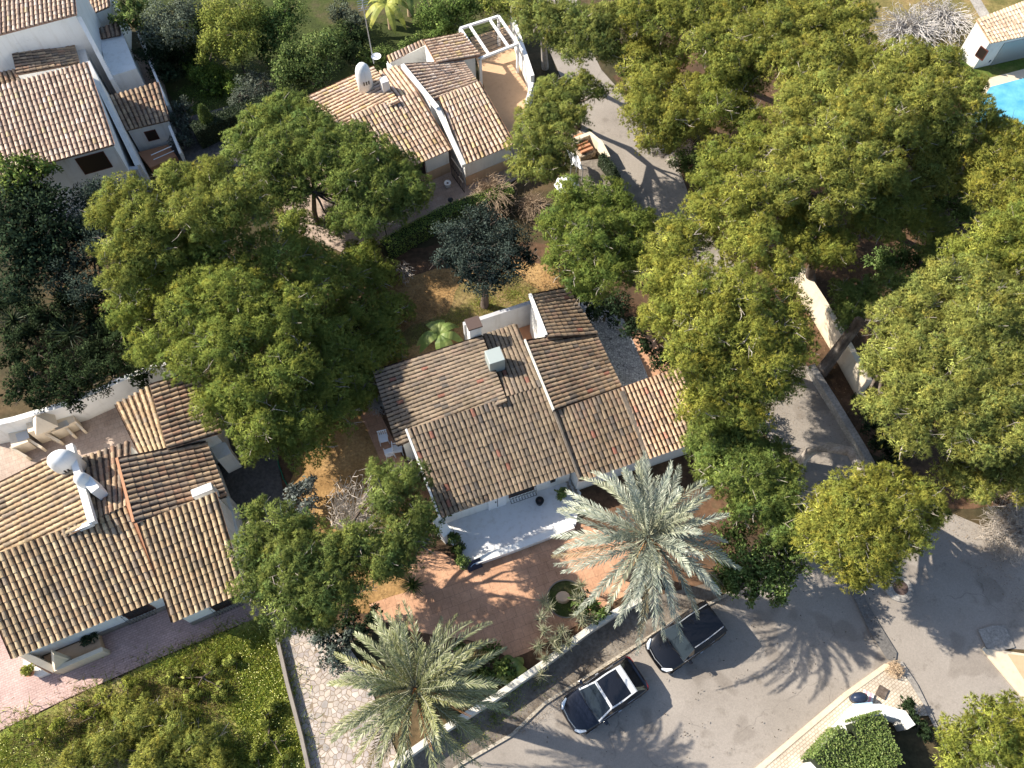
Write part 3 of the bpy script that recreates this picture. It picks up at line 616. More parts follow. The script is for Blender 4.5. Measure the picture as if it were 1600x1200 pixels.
print('A4', hyp(A4, B4), 'A4f', hyp(A4f, B4f))
window(h4, A4, B4, hyp(A4, B4) - 2.2, hyp(A4, B4) - .7, 3.1, 4.3, grille=False)
window(h4, A4f, B4f, .85, 1.45, .9, 1.6, grille=False)
ew = MB(); ew.wall(g(136, 96, 5.6), g(215, 258, 2.2), .3, 0, (5.6, 2.2)); ew.wall(g(122, 24, 6.3), g(172, 120, 3.4), .25, 0, (6.2, 3.2)); ew.done('sloping_wall', 'plaster', h4)
ew = MB(); ew.prism([(p.x, p.y) for p in (g(155, 62, 2.7), g(192, 52, 2.7), g(213, 107, 2.7), g(170, 120, 2.7))], 0, 2.7); ew.done('annexe', 'plaster', h4)
ew = MB(); ew.wall(g(178, 70, 2.0), g(192, 108, 1.8), .1, .9, 2.0); ew.done('shutter', 'teal', h4)
ew = MB(); ew.wall(g(214, 48, 1.8), g(262, 165, 1.8), .14, 0, 1.8); ew.done('yard_wall', 'plaster', h4)
ew = MB(); ew.prism([(p.x, p.y) for p in (g(215, 238, .5), g(262, 226, .5), g(276, 244, .5), g(235, 262, .5))], 0, .5); ew.done('porch_floor', 'clay', h4)
ew = MB(); ew.wall(g(264, 196, 1.9), g(280, 236, 1.2), .16, 0, (1.9, 1.0)); ew.done('porch_wall', 'plaster', h4)
rl = MB(); 
for z_ in (.9, 1.3): a, b = g(238, 246, 1.1), g(270, 232, 1.1); rl.tube([(a.x, a.y, z_), (b.x, b.y, z_)], .03, 5)
rl.done('railing', 'white_paint', h4)
ew = MB(); ew.wall(g(60, 272, 2.2), g(215, 262, 2.2), .25, 0, 2.2); ew.done('front_wall', 'shaded_plaster', h4)
an = thing('antenna', g(40, 90, 4.6), 'small white roof aerial on the dark tiled square roof', 'antenna')
b_ = g(40, 90, 4.4); mb = MB(); mb.tube([tuple(b_), (b_.x, b_.y, 5.6)], .03, 5); mb.done('mast', 'white_paint', an)
mb = MB(); mb.tube([(b_.x, b_.y, 5.5), (b_.x + 1.0, b_.y + .5, 5.5)], .02, 4)
for k in range(7): t = k / 6; x, y = b_.x + t, b_.y + t * .5; mb.tube([(x - .1, y + .16, 5.5), (x + .1, y - .16, 5.5)], .013, 4)
mb.done('aerial', 'white_paint', an)

# ---- house 5: pool house top right
h5 = thing('pool_house', centre([(1570, 70)]), 'white pool house with cream tiles beside blue pool, top right', 'pool house')
q5r = [(1526, 30, 3.0), (1660, -22, 3.0), (1690, 38, 2.4), (1549, 67, 2.4)]
roof(h5, q5r, 'cream', .25); wl = MB(); A5, B5 = block(wl, q5r, (.12, .1, .2, .02)); wl.done('wall', 'plaster', h5)
q = MB(); D = Vector((A5[0] - g(1526, 30, 3)[0], A5[1] - g(1526, 30, 3)[1], 0)); C5 = Vector(A5) - D * .86
window(h5, C5, A5, 1.0, 1.55, 1.0, 1.7, 1, False)
pt = MB(); pt.prism(*frame_on(A5, B5, 1.3, 4.5, .1, 1.9, -.04, .05)); pt.done('sliding_door', 'metal_grey', h5)
# pool
sheet('pool_coping', [(1500, 196), (1540, 134), (1545, 124), (1720, 78), (1720, 260), (1560, 215)], 'cream_plaster')
sheet('pool_water', [(1510, 192), (1546, 138), (1720, 92), (1720, 240), (1575, 196)], 'pool_water')
# barbecue
bq = thing('barbecue', g(75, 670), 'white masonry barbecue counter with hood against the white garden wall', 'barbecue')
def pxprism(px, z0, z1, ins=0): mb = MB(); mb.prism([(p.x, p.y) for p in (g(x, y, z1) for x, y in px)], z0, z1, ins); return mb
pxprism([(12, 672), (36, 664), (44, 690), (18, 700)], 0, .95).done('counter', 'cream_plaster', bq)
pxprism([(74, 662), (112, 646), (118, 658), (80, 676)], 0, .95).done('counter', 'cream_plaster', bq)
pxprism([(84, 664), (104, 656), (108, 664), (88, 672)], .95, .97).done('worktop', 'metal_grey', bq)
pxprism([(24, 678), (42, 672), (46, 684), (28, 690)], .95, .97).done('worktop', 'metal_grey', bq)
pxprism([(38, 650), (70, 640), (78, 664), (44, 676)], 0, 1.5).done('hearth', 'cream_plaster', bq)
pxprism([(34, 645), (70, 630), (78, 655), (42, 670)], 1.5, 2.4, .75).done('hood', 'cream_plaster', bq)
for a, b in (((18, 700), (42, 714)), ((40, 684), (66, 700)), ((72, 678), (94, 690)), ((98, 662), (114, 680)), ((112, 654), (130, 672))):
    mb = MB(); mb.wall(g(*a, .8), g(*b, .5), .12, 0, (.95, .55)); mb.done('side_panel', 'cream_plaster', bq)

# ---------------------------------------------------------------- cars
def car(label, front, rear, width, style):
    A, B = g(*front, .7), g(*rear, .7); Ln = hyp(A, B); ang = math.atan2(A.y - B.y, A.x - B.x); c_ = (A + B) / 2
    print('car', Ln, math.degrees(ang))
    root = thing('parked_car', (c_.x, c_.y, .03), label, 'car', 'cars parked along the kerb', ang)
    L2 = Ln / 2; W2 = width / 2; van = style == 'van'; paint = 'black_paint' if van else 'navy_paint'
    # lower body: x position, half width factor, side top (shoulder), centre top
    hz = 1.0 if van else .93; bz = 1.12 if van else 1.02
    sta = [(-1, .72, .72, .80), (-.985, .88, .88, .95), (-.93, .97, bz - .06, bz + .02), (-.75, 1, bz, bz + .04), (-.3, 1, bz - .02, bz), (.2, 1, hz, hz + .06), (.42, .995, hz - .03, hz + .04), (.62, .98, hz - .1, hz - .02), (.82, .93, .76, .84), (.94, .82, .66, .72), (1, .62, .52, .56)]
    V = []; k = 11
    for t, wf, s_, ct in sta:
        x = t * L2; w_ = W2 * wf; end = abs(t) > .93; lo = .3 if end else .2
        sec = [(w_ * .93, lo), (w_, .42), (w_ * 1.0, s_ * .72), (w_ * .97, s_ * .93), (w_ * .86, s_ + .02)]
        row = [(x, y, z) for y, z in sec] + [(x, 0, ct)] + [(x, -y, z) for y, z in reversed(sec)]
        V += row
    V = np.array(V); n_ = len(sta); Fs = [(i * k + j, (i + 1) * k + j, (i + 1) * k + j + 1, i * k + j + 1) for i in range(n_ - 1) for j in range(k - 1)]
    Fs += [tuple(range(k)), tuple(range((n_ - 1) * k, n_ * k))[::-1]] + [(i * k, i * k + k - 1, (i + 1) * k + k - 1, (i + 1) * k) for i in range(n_ - 1)]
    o = mk('body', V, Fs, paint, root, local=True, smooth=True); s_ = o.modifiers.new('s', 'SUBSURF'); s_.levels = s_.render_levels = 2
    # greenhouse
    zr = 1.72 if van else 1.5
    xs = [-.96, -.86, -.3, .12, .44] if van else [-.88, -.62, -.25, .06, .44]
    gl = [(xs[0], .80, bz - .02, bz + .02), (xs[1], .80, bz - .02, zr - .04), (xs[2], .86, bz - .02, zr), (xs[3], .84, bz - .02, zr - .02), (xs[4], .80, hz - .02, hz + .04)]
    V = []
    for t, wf, zb, zt in gl:
        x = t * L2; wb = W2 * (wf + .08); wt = W2 * wf * (.86 if zt > zb + .2 else 1.1)
        V += [(x, wb, zb), (x, wt, zt), (x, wt * .5, zt + .03), (x, -wt * .5, zt + .03), (x, -wt, zt), (x, -wb, zb)]
    Fs = [(i * 6 + j, (i + 1) * 6 + j, (i + 1) * 6 + j + 1, i * 6 + j + 1) for i in range(4) for j in range(5)] + [(0, 1, 2, 3, 4, 5), (29, 28, 27, 26, 25, 24)]
    o = mk('side_glass', V, Fs, 'black_glass', root, local=True)
    def panel(name, ta, tb, f0, f1, mat, th=.02, segs=6):
        """piece lying on the greenhouse skin between stations ta..tb and width fractions f0..f1"""
        P = []
        def skin(t, f):
            ts = [q_[0] for q_ in gl]; i = max(0, min(3, sum(1 for z_ in ts[1:-1] if t > z_)))
            u = (t - ts[i]) / (ts[i + 1] - ts[i]); a, b = np.array(V[i * 6:(i + 1) * 6]), np.array(V[(i + 1) * 6:(i + 2) * 6]); r = a * (1 - u) + b * u
            y = f * r[1][1]; zc = r[2][2] - .03 * abs(f) ** 2
            return np.array([t * L2, y, zc + (.0 if abs(f) < .5 else -.0)])
        T_ = np.linspace(ta, tb, segs); Fr = np.linspace(f0, f1, 7); G = [[skin(t, f) for f in Fr] for t in T_]
        vv = [p + np.array([0, 0, th]) for r in G for p in r] + [p - np.array([0, 0, .02]) for r in G for p in r]; K = 7; M = segs * K
        fs = [(i * K + j, i * K + j + 1, (i + 1) * K + j + 1, (i + 1) * K + j) for i in range(segs - 1) for j in range(K - 1)]
        fs += [(i * K, (i + 1) * K, M + (i + 1) * K, M + i * K) for i in range(segs - 1)] + [(i * K + K - 1, M + i * K + K - 1, M + (i + 1) * K + K - 1, (i + 1) * K + K - 1) for i in range(segs - 1)]
        fs += [(j, M + j, M + j + 1, j + 1) for j in range(K - 1)] + [((segs - 1) * K + j, (segs - 1) * K + j + 1, M + (segs - 1) * K + j + 1, M + (segs - 1) * K + j) for j in range(K - 1)]
        return mk(name, vv, fs, mat, root, local=True, smooth=False)
    if van:
        panel('roof', xs[1], xs[3], -1.02, 1.02, 'black_paint', .03); panel('windscreen', xs[3] + .015, xs[4] - .01, -.93, .93, 'glass', .022)
        panel('rear_window', xs[0] + .02, xs[1] - .015, -.85, .85, 'black_glass', .022)
        for s in (-1, 1): panel('roof_rail', xs[1] + .03, xs[3] - .03, s * .9, s * .96, 'metal_grey', .07)
    else:
        panel('roof', xs[1] + .13, xs[3] - .035, -.93, .93, 'black_glass', .03); panel('windscreen', xs[3] + .02, xs[4] - .01, -.9, .9, 'glass', .022)
        panel('roof_bow', xs[3] - .035, xs[3] + .02, -1.02, 1.02, 'hoop_paint', .034); panel('rear_hoop', xs[1] - .02, xs[1] + .13, -1.04, 1.04, 'hoop_paint', .034)
        for s in (-1, 1):
            panel('roof_trim', xs[1] + .1, xs[3], s * .935, s * 1.03, 'hoop_paint', .036); panel('pillar', xs[3], xs[4] - .02, s * .92, s * 1.02, 'hoop_paint', .03)
        panel('rear_window', xs[0] + .04, xs[1] - .03, -.85, .85, 'black_glass', .022)
    for sx in (-.62, .62):
        for s in (-1, 1):
            cx_, cy_ = sx * L2, s * (W2 - .1); mb = MB(); mb.tube([(cx_, cy_ - .1, .3), (cx_, cy_ + .1, .3)], .31, 20); wo = mb.done('wheel', 'tyre', root, local=True)
            mb = MB(); mb.tube([(cx_, cy_ + s * .1, .3), (cx_, cy_ + s * .112, .3)], .2, 14); mb.done('rim', 'rim', wo, local=True)
    for s in (-1, 1):
        mb = MB(); mb.tube([(L2 * .955, s * W2 * .55, .66), (L2 * .88, s * W2 * .74, .74), (L2 * .76, s * W2 * .87, .82)], [.05, .085, .04], 8); mb.done('headlight', 'lamp_glass', root, local=True, smooth=True)
        mb = MB(); mb.tube([(-L2 * .975, s * W2 * .5, .86), (-L2 * .95, s * W2 * .78, .88), (-L2 * .9, s * W2 * .93, .88)], [.04, .06, .04], 8); mb.done('tail_light', 'red_lamp', root, local=True, smooth=True)
        mb = MB(); mb.box((L2 * .3, s * (W2 + .07), 1.04), (.15, .2, .13)); mb.done('mirror', paint, root, local=True, bev=.03)
        mb = MB(); mb.box((-L2 * .12, s * (W2 + .005), .8), (.16, .04, .03)); mb.done('door_handle', 'metal_grey', root, local=True)
        mb = MB(); mb.box((-L2 * .05, s * W2 * .925, bz - .03), (Ln * .48, .015, .02)); mb.done('window_trim', 'metal_grey', root, local=True)
    for s in (-1, 1):
        mb = MB(); mb.tube([(L2 * .47, s * .08, hz + .06), (L2 * .40, s * .08 + s * .5, hz + .14)], .011, 4); mb.done('wiper', 'iron', root, local=True)
    mb = MB(); mb.box((-L2 * 1.0, 0, .62), (.02, .5, .11)); mb.done('number_plate', 'white_paint', root, local=True)
    mb = MB(); mb.tube([(L2 * .93, -W2 * .5, .78), (L2 * .96, 0, .76), (L2 * .93, W2 * .5, .78)], .014, 4); mb.done('grille_trim', 'metal_grey', root, local=True)
    return root
car('dark blue hatchback with white roof hoop and pale headlights, nearer the bottom', (886, 1126), (999, 1049), 1.84, 'hatch')
car('all black people carrier with long plain roof, parked behind the hatchback', (1021, 1031), (1118, 963), 1.86, 'van')
# ---------------------------------------------------------------- foliage
def unit(n_, up=0.0):
    d = rng.normal(size=(n_, 3)); d[:, 2] += up; return d / np.linalg.norm(d, axis=1)[:, None]
def blades(P, D, L, Wd, col):
    """triangles from base points P along unit directions D (n,3), length L, width Wd"""
    n_ = len(P); s = np.cross(D, unit(n_)); s /= np.linalg.norm(s, axis=1)[:, None] + 1e-9
    L = np.broadcast_to(np.asarray(L, float), (n_,))[:, None]; Wd = np.broadcast_to(np.asarray(Wd, float), (n_,))[:, None]
    V = np.stack([P - s * Wd / 2, P + s * Wd / 2, P + D * L], 1).reshape(-1, 3)
    return V, np.repeat(col, 3, 0)
def diamonds(P, D, L, Wd, col):
    n_ = len(P); s = np.cross(D, unit(n_)); s /= np.linalg.norm(s, axis=1)[:, None] + 1e-9
    L = np.broadcast_to(np.asarray(L, float), (n_,))[:, None]; Wd = np.broadcast_to(np.asarray(Wd, float), (n_,))[:, None]
    V = np.stack([P, P + D * L * .5 - s * Wd / 2, P + D * L, P + D * L * .5 + s * Wd / 2], 1).reshape(-1, 3)
    return V, np.repeat(col, 4, 0)
TONE = {  # three leaf colours and their weights
 'pine_y': ([(.470, .480, .105), (.380, .400, .090), (.550, .520, .115)], (.5, .3, .2)),
 'pine_g': ([(.410, .445, .105), (.320, .370, .090), (.480, .490, .120)], (.5, .3, .2)),
 'pine_b': ([(.350, .415, .105), (.270, .335, .085), (.430, .470, .120)], (.5, .3, .2)),
 'leaf_g': ([(.190, .260, .070), (.120, .175, .048), (.270, .32, .10)], (.5, .3, .2)),
 'leaf_y': ([(.36, .38, .08), (.26, .29, .06), (.44, .42, .10)], (.5, .3, .2)),
 'leaf_d': ([(.050, .075, .035), (.034, .052, .026), (.085, .115, .05)], (.5, .35, .15)),
 'olive': ([(.17, .195, .14), (.12, .14, .105), (.23, .25, .19)], (.5, .3, .2)),
 'olive_d': ([(.075, .10, .085), (.05, .07, .06), (.12, .145, .12)], (.5, .3, .2)),
 'silver': ([(.28, .29, .25), (.19, .21, .17), (.36, .36, .32)], (.5, .3, .2)),
 'ivy': ([(.20, .29, .06), (.29, .36, .07), (.12, .18, .05)], (.5, .25, .25)),
}
def pick(tone, n_, var=.12):
    c, w_ = TONE[tone]; c = np.array(c)[rng.choice(3, n_, p=np.array(w_) / sum(w_))]
    return np.clip(c * (1 + rng.normal(0, var, (n_, 1))), .004, .9)
def lobes_world(lobes, z, vr, grow=1.0):
    out = []
    for l in lobes:
        dz = l[3] if len(l) > 3 else 0; r = l[2] * gs(l[0], l[1], z + dz) * grow; zc = max(.3 * r, z + dz - vr * r * .55)
        c = g(l[0], l[1], zc + vr * r * .45); out.append((np.array([c.x, c.y, zc]), r))
    return out
def pine_crown(L, tone, vr=.62, pr=.5, dens=1.0, fine=1.0):
    V, C, N = [], [], []
    for c, r in L:
        nb = max(4, int(2.3 * dens * (r / pr) ** 2)); d = unit(nb, .8); sh = rng.uniform(.8, 1.0, (nb, 1)); ax = np.array([r, r, r * vr])
        pc = c + d * sh * ax * .86
        nl = max(2, nb // 4); dl = unit(nl, -.5); pc = np.concatenate([pc, c + dl * ax * rng.uniform(.3, .8, (nl, 1))]); ld = np.concatenate([d, dl])
        n2 = len(pc); prr = pr * rng.uniform(.5, 1.15, n2); pcol = 1 + rng.normal(0, .08, n2); warm = rng.normal(0, .06, n2)
        nt_ = int(28 * fine); pi = np.repeat(np.arange(n2), nt_); n3 = len(pi)
        td = unit(n3, .6); tp = pc[pi] + td * prr[pi, None] * rng.uniform(.6, 1.0, (n3, 1)) * np.array([1, 1, .8])
        tc = pick(tone, n3, .05) * pcol[pi, None] * np.stack([1 + warm[pi], np.ones(n3), 1 - warm[pi]], 1)
        k = 16; ti = np.repeat(np.arange(n3), k); nd_ = td[ti] * .8 + rng.normal(0, .5, (n3 * k, 3)); nd_[:, 2] += .1; nd_ /= np.linalg.norm(nd_, axis=1)[:, None]
        v, cc = blades(tp[ti], nd_, rng.uniform(.08, .19, n3 * k), .021 / math.sqrt(fine), tc[ti] * (1 + rng.normal(0, .08, (n3 * k, 1)))); V.append(v); C.append(cc)
        nn = td[ti] * .75 + ld[pi][ti] * .35 + nd_ * .35 + rng.normal(0, .22, (n3 * k, 3)); N.append(np.repeat(nn, 3, 0))
        m = int(1300 * r * r * .5); q_ = unit(m, .2); p = c + q_ * rng.uniform(.1, .76, (m, 1)) * ax; v, cc = blades(p, unit(m), .22, .055, pick(tone, m, .05)); V.append(v); C.append(cc); N.append(np.repeat(q_, 3, 0))
    V = np.concatenate(V); N = np.concatenate(N); N /= np.linalg.norm(N, axis=1)[:, None] + 1e-9
    return V, np.arange(len(V)).reshape(-1, 3), np.clip(np.concatenate(C), .004, .9), N
def leaf_crown(L, tone, size=.16, dens=1.0, vr=.7, lift=.5, full=False):
    V, C, N = [], [], []
    for c, r in L:
        nb = max(4, int(10 * r * r)); d = unit(nb, lift); pc = c + d * np.array([r, r, r * vr]) * rng.uniform(.6, .98, (nb, 1)); pr = .38 * min(1.3, max(.45, r))
        per = int(80 * dens * (.16 / size) ** 1.5); pi = np.repeat(np.arange(nb), per); n3 = len(pi); pcol = 1 + rng.normal(0, .14, nb)
        td = unit(n3, .3); p = pc[pi] + td * pr * rng.uniform(.3, 1, (n3, 1)); nd_ = td * .5 + rng.normal(0, .6, (n3, 3)); nd_ /= np.linalg.norm(nd_, axis=1)[:, None]
        v, cc = diamonds(p, nd_, rng.uniform(.7, 1.3, n3) * size, size * .5, pick(tone, n3) * pcol[pi, None]); V.append(v); C.append(cc); N.append(np.repeat(td * .7 + d[pi] * .4 + rng.normal(0, .3, (n3, 3)), 4, 0))
        m = int(160 * r * r); q_ = unit(m, .2); p = c + q_ * rng.uniform(0, .8, (m, 1)) * np.array([r, r, r * vr]); v, cc = diamonds(p, unit(m), .26, .16, pick(tone, m) * .85); V.append(v); C.append(cc); N.append(np.repeat(q_, 4, 0))
    V = np.concatenate(V); N = np.concatenate(N); N /= np.linalg.norm(N, axis=1)[:, None] + 1e-9
    o = (V, np.arange(len(V)).reshape(-1, 4), np.clip(np.concatenate(C), .004, .9)); return o + (N,) if full else o
def limb(mb, a, b, r0, r1, k=6, sag=.1, seg=4, jit=.12):
    a, b = Vector(a), Vector(b); pts = []; l = (b - a).length
    for i in range(seg + 1):
        t = i / seg; p = a.lerp(b, t); e_ = math.sin(t * math.pi); p += Vector((random.uniform(-1, 1), random.uniform(-1, 1), random.uniform(-.5, .5))) * jit * e_ * l * .4; p.z -= sag * e_ * l * .3; pts.append(p)
    mb.tube(pts, [r0 * (1 - i / seg) + r1 * i / seg for i in range(seg + 1)], k); return pts
def tree(label, cat, lobes, z, style='pine', tone='pine_y', base_px=None, path=None, group=None, name=None, rt=.2, twigs=9, size=.16, dens=1., vr=None, pr=.38, bark='bark', fine=1.0, grow=None):
    vr = vr or (.62 if style == 'pine' else .75); L = lobes_world(lobes, z, vr, grow or (1.2 if style == 'pine' else 1.12))
    cx = sum(c[0] * r * r for c, r in L) / sum(r * r for c, r in L); cy = sum(c[1] * r * r for c, r in L) / sum(r * r for c, r in L)
    bp = g(*base_px) if base_px else Vector((cx, cy, 0))
    root = thing(name or ('pine_tree' if style == 'pine' else 'tree'), (bp.x, bp.y, 0), label, cat, group)
    mb = MB(); zt = max(.5, min(c[2] - r * .3 for c, r in L) * .85)
    if path: pts = [g(*p) for p in path]; pts[0].z = -.05; mb.tube(pts, [rt * 1.25] + [rt] * (len(pts) - 2) + [rt * .75], 9); top = pts[-1]
    else:
        top = Vector((bp.x * .6 + cx * .4, bp.y * .6 + cy * .4, zt)); limb(mb, (bp.x, bp.y, -.05), top, rt * 1.2, rt * .75, 9, 0, 5, .07)
    tw = MB()
    for c, r in L:
        e_ = Vector(c); e_.z = max(e_.z - r * .2, top.z * .6); limb(mb, top, e_, rt * .55, rt * .16, 5, .12, 4)
        for k in range(int(twigs * max(.5, min(2, r / 1.6)))):
            d = unit(1, .6)[0]; q = c + d * np.array([r, r, r * vr]) * random.uniform(.85, 1.08); s_ = Vector(c).lerp(Vector(q), .25); pts = limb(tw, s_, q, .03, .008, 3, .1, 4, .2)
            for kk in range(2):
                i = random.randint(1, 3); o_ = Vector(unit(1, .4)[0]) * random.uniform(.3, .7); tw.tube([pts[i], pts[i] + o_], [.016, .006], 3, False)
    mb.done('trunk', bark, root, smooth=True)
    if tw.v: tag(tw.done('twigs', 'pale_bark' if style == 'pine' else bark, root), kind='stuff')
    NN = None; tv = np.array([1., 1., 1.]) * random.uniform(.88, 1.02) * np.array([random.uniform(.92, 1.01), 1, random.uniform(.9, 1.2)])
    if style == 'pine': V, Fc, C, NN = pine_crown(L, tone, vr, pr, dens, fine)
    else: V, Fc, C, NN = leaf_crown(L, tone, size, dens, vr, full=True)
    mk('crown', V, Fc, 'needles', root, col=C * tv, nrm=NN)
    return root
def bush(label, lobes, z, tone='leaf_g', size=.14, dens=1., cat='bush', name='bush', group=None, vr=.7, twigs=2):
    return tree(label, cat, lobes, z, 'leaf', tone, group=group, name=name, rt=.06, twigs=twigs, size=size, dens=dens, vr=vr)
GP = 'pines crowding the plots and the lane'
# left side pines
tree('huge rounded pine with broad clumped crown left of the middle house', 'tree',
 [(205, 480, 42, -1.5), (225, 425, 48, -.5), (275, 400, 55, .3), (335, 370, 55, .8), (290, 475, 52, .6), (240, 535, 42, -1), (360, 450, 60, .9), (420, 395, 55, .4), (300, 555, 48, 0),
  (350, 530, 52, .8), (415, 495, 58, .5), (480, 445, 48, -.7), (380, 600, 48, 0), (440, 570, 52, .2), (500, 520, 50, -1.9), (555, 480, 42, -4.0), (540, 560, 50, -3), (588, 430, 36, -4.6),
  (330, 625, 42, -.8), (400, 655, 48, -.6), (455, 650, 48, -1.4), (515, 640, 42, -3), (480, 690, 38, -2.4), (405, 695, 28, -1.6), (594, 515, 34, -4.5), (500, 590, 50, -2), (560, 610, 34, -4.0), (450, 480, 52, .2), (480, 400, 40, -1.5), (530, 425, 42, -3.2), (565, 400, 34, -4.2), (455, 345, 30, -2.4), (612, 480, 32, -4.6), (606, 540, 28, -4.6), (310, 440, 40, .6), (570, 560, 34, -4)],
 6.1, tone='pine_g', base_px=(480, 560), group=GP, rt=.34)
tree('pine with flat wide crown behind the huge rounded pine, upper left', 'tree',
 [(165, 330, 34, -.6), (190, 300, 40), (225, 335, 46), (175, 385, 34, -1), (270, 280, 36), (325, 275, 40), (375, 295, 38), (300, 325, 46, .5), (250, 380, 36, -1), (185, 440, 34, -1.6), (345, 320, 40, .4), (400, 320, 34, -.4), (205, 400, 34, -1)],
 8.6, tone='pine_g', base_px=(300, 390), group=GP, rt=.26)
tree('airy pine with forked dark trunk in front of the pale tiled house', 'tree',
 [(448, 165, 36), (482, 188, 42), (410, 190, 40), (375, 225, 36), (440, 225, 46, .5), (500, 235, 44, .3), (545, 215, 38), (585, 235, 38), (612, 255, 38, -.6), (640, 290, 36, -1), (590, 285, 40, -.4), (545, 275, 32), (575, 335, 38, -1.2), (620, 325, 28, -2), (405, 262, 36), (430, 285, 34, -.6), (520, 345, 26, -2), (545, 310, 30, -1), (500, 200, 36), (650, 310, 22, -2), (460, 265, 36, -.4), (520, 260, 36, -.2), (455, 300, 30, -1), (560, 250, 36)],
 4.9, tone='pine_b', base_px=(493, 352), group=GP, rt=.15, path=[(495, 350, 0), (491, 330, 1.4), (490, 300, 3.0)])
tree('ragged pine with sparse middle and bare twigs between the two tiled houses', 'tree',
 [(395, 855, 38), (440, 815, 34), (398, 910, 38, -.3), (455, 880, 50, .4), (440, 945, 44), (520, 865, 44), (500, 920, 46, .2), (560, 845, 40), (595, 870, 40, -.2), (545, 915, 36, -.4), (600, 780, 36, -.6), (625, 835, 36, -.4), (650, 800, 30, -1), (640, 745, 30, -1), (595, 740, 26, -1.4), (480, 960, 36, -.6), (510, 960, 28, -1), (400, 800, 24, -.8), (625, 880, 26, -1), (480, 820, 26, -.6), (650, 845, 26, -1.2)],
 6.4, tone='pine_b', base_px=(545, 870), group=GP, rt=.2, twigs=10, pr=.36)
# middle and right pines
tree('big olive green pine with layered crown just right of the middle house', 'tree',
 [(1060, 375, 50), (1120, 335, 52), (1170, 300, 48), (1180, 375, 52, .5), (1035, 430, 42, -.4), (1095, 440, 54, .5), (1160, 450, 52, .8), (1045, 490, 46, -.4), (1110, 505, 54, .4), (1080, 550, 46, -.2), (1175, 520, 48, .3), (1210, 560, 42, -.2), (1228, 478, 38), (1105, 600, 38, -1), (1090, 630, 34, -1.6), (1150, 625, 40, -1.6), (1230, 420, 36), (1250, 540, 30, -.8), (1140, 570, 40, -.6), (1200, 600, 34, -1.4), (1225, 590, 30, -1.6), (1175, 580, 36, -.8), (1240, 505, 32, -.4), (1180, 640, 30, -2)],
 9.2, tone='pine_y', base_px=(1155, 560), group=GP, rt=.3)
tree('compact bright green pine above the back lawn, left of the lane', 'tree',
 [(900, 305, 42), (950, 310, 40), (875, 350, 36), (930, 365, 52, .5), (985, 350, 38), (895, 400, 42, -.3), (950, 415, 42), (985, 395, 34, -.5), (905, 430, 28, -1.4), (1010, 345, 22, -.8), (930, 450, 28, -1.6)],
 7.6, tone='pine_b', base_px=(940, 420), group=GP, rt=.22)
tree('leaning pine casting a long trunk shadow over the upper lane', 'tree',
 [(868, 140, 34), (840, 180, 36), (832, 215, 36), (870, 215, 34), (845, 255, 32, -.6), (905, 130, 28), (935, 140, 20, -.5), (895, 175, 30, -.2), (820, 250, 28, -1), (870, 255, 22, -1)],
 6.6, tone='pine_g', base_px=(903, 197), path=[(903, 197, 0), (904, 190, .8), (912, 172, 2.5), (900, 160, 4)], group=GP, rt=.2)
tree('pine with two pale bare trunks at the top of the lane', 'tree',
 [(845, 15, 44), (885, 25, 42), (930, 35, 42), (900, 70, 30, -.6), (940, 55, 34, -.4), (820, 0, 30), (965, 15, 30), (868, 60, 22, -1), (955, 80, 22, -1.4)],
 8, tone='pine_g', base_px=(852, 106), path=[(852, 106, 0), (850, 80, 2.2), (848, 56, 4.2)], group=GP, rt=.2, bark='pale_bark')
tree('pine hanging over the right edge of the sunny upper lane', 'tree',
 [(1000, 90, 36), (1025, 120, 42), (1010, 165, 36), (1055, 175, 38), (1015, 210, 28, -.8), (1050, 215, 24, -1), (1080, 140, 38), (1000, 60, 30), (1045, 80, 36), (995, 140, 28), (1090, 190, 30, -.8)],
 7.2, tone='pine_y', base_px=(1085, 215), group=GP, rt=.22)
tree('tall pine with grey twiggy centre at the top, right of the lane', 'tree',
 [(1080, 15, 42), (1125, 25, 46), (1160, 55, 44, .3), (1100, 60, 38), (1190, 30, 36), (1040, 20, 40), (1000, 10, 34), (1090, -20, 40), (1140, -15, 42), (1030, -20, 36), (1180, -10, 36), (1140, 85, 32)],
 9, tone='pine_y', base_px=(1110, 120), group=GP, rt=.26, twigs=12)
tree('pine with tangled pale branches in the gap between bigger crowns', 'tree',
 [(1135, 125, 42), (1170, 110, 36), (1125, 160, 34), (1165, 175, 36, -.4), (1190, 215, 36, -.3), (1125, 235, 30, -1), (1160, 250, 36, -.6), (1110, 275, 30, -1)],
 7.8, tone='pine_g', base_px=(1165, 215), group=GP, rt=.22, twigs=14)
tree('upright dense pine at the top beside the dead pale branches', 'tree',
 [(1215, 30, 46), (1265, 30, 44), (1310, 25, 38), (1335, 60, 36), (1230, 90, 44), (1290, 80, 44, .4), (1320, 110, 34, -.4), (1190, 70, 34), (1250, 130, 34), (1230, -15, 40), (1290, -15, 38), (1340, 15, 32), (1345, 90, 26)],
 9.2, tone='pine_y', base_px=(1290, 140), group=GP, rt=.26)
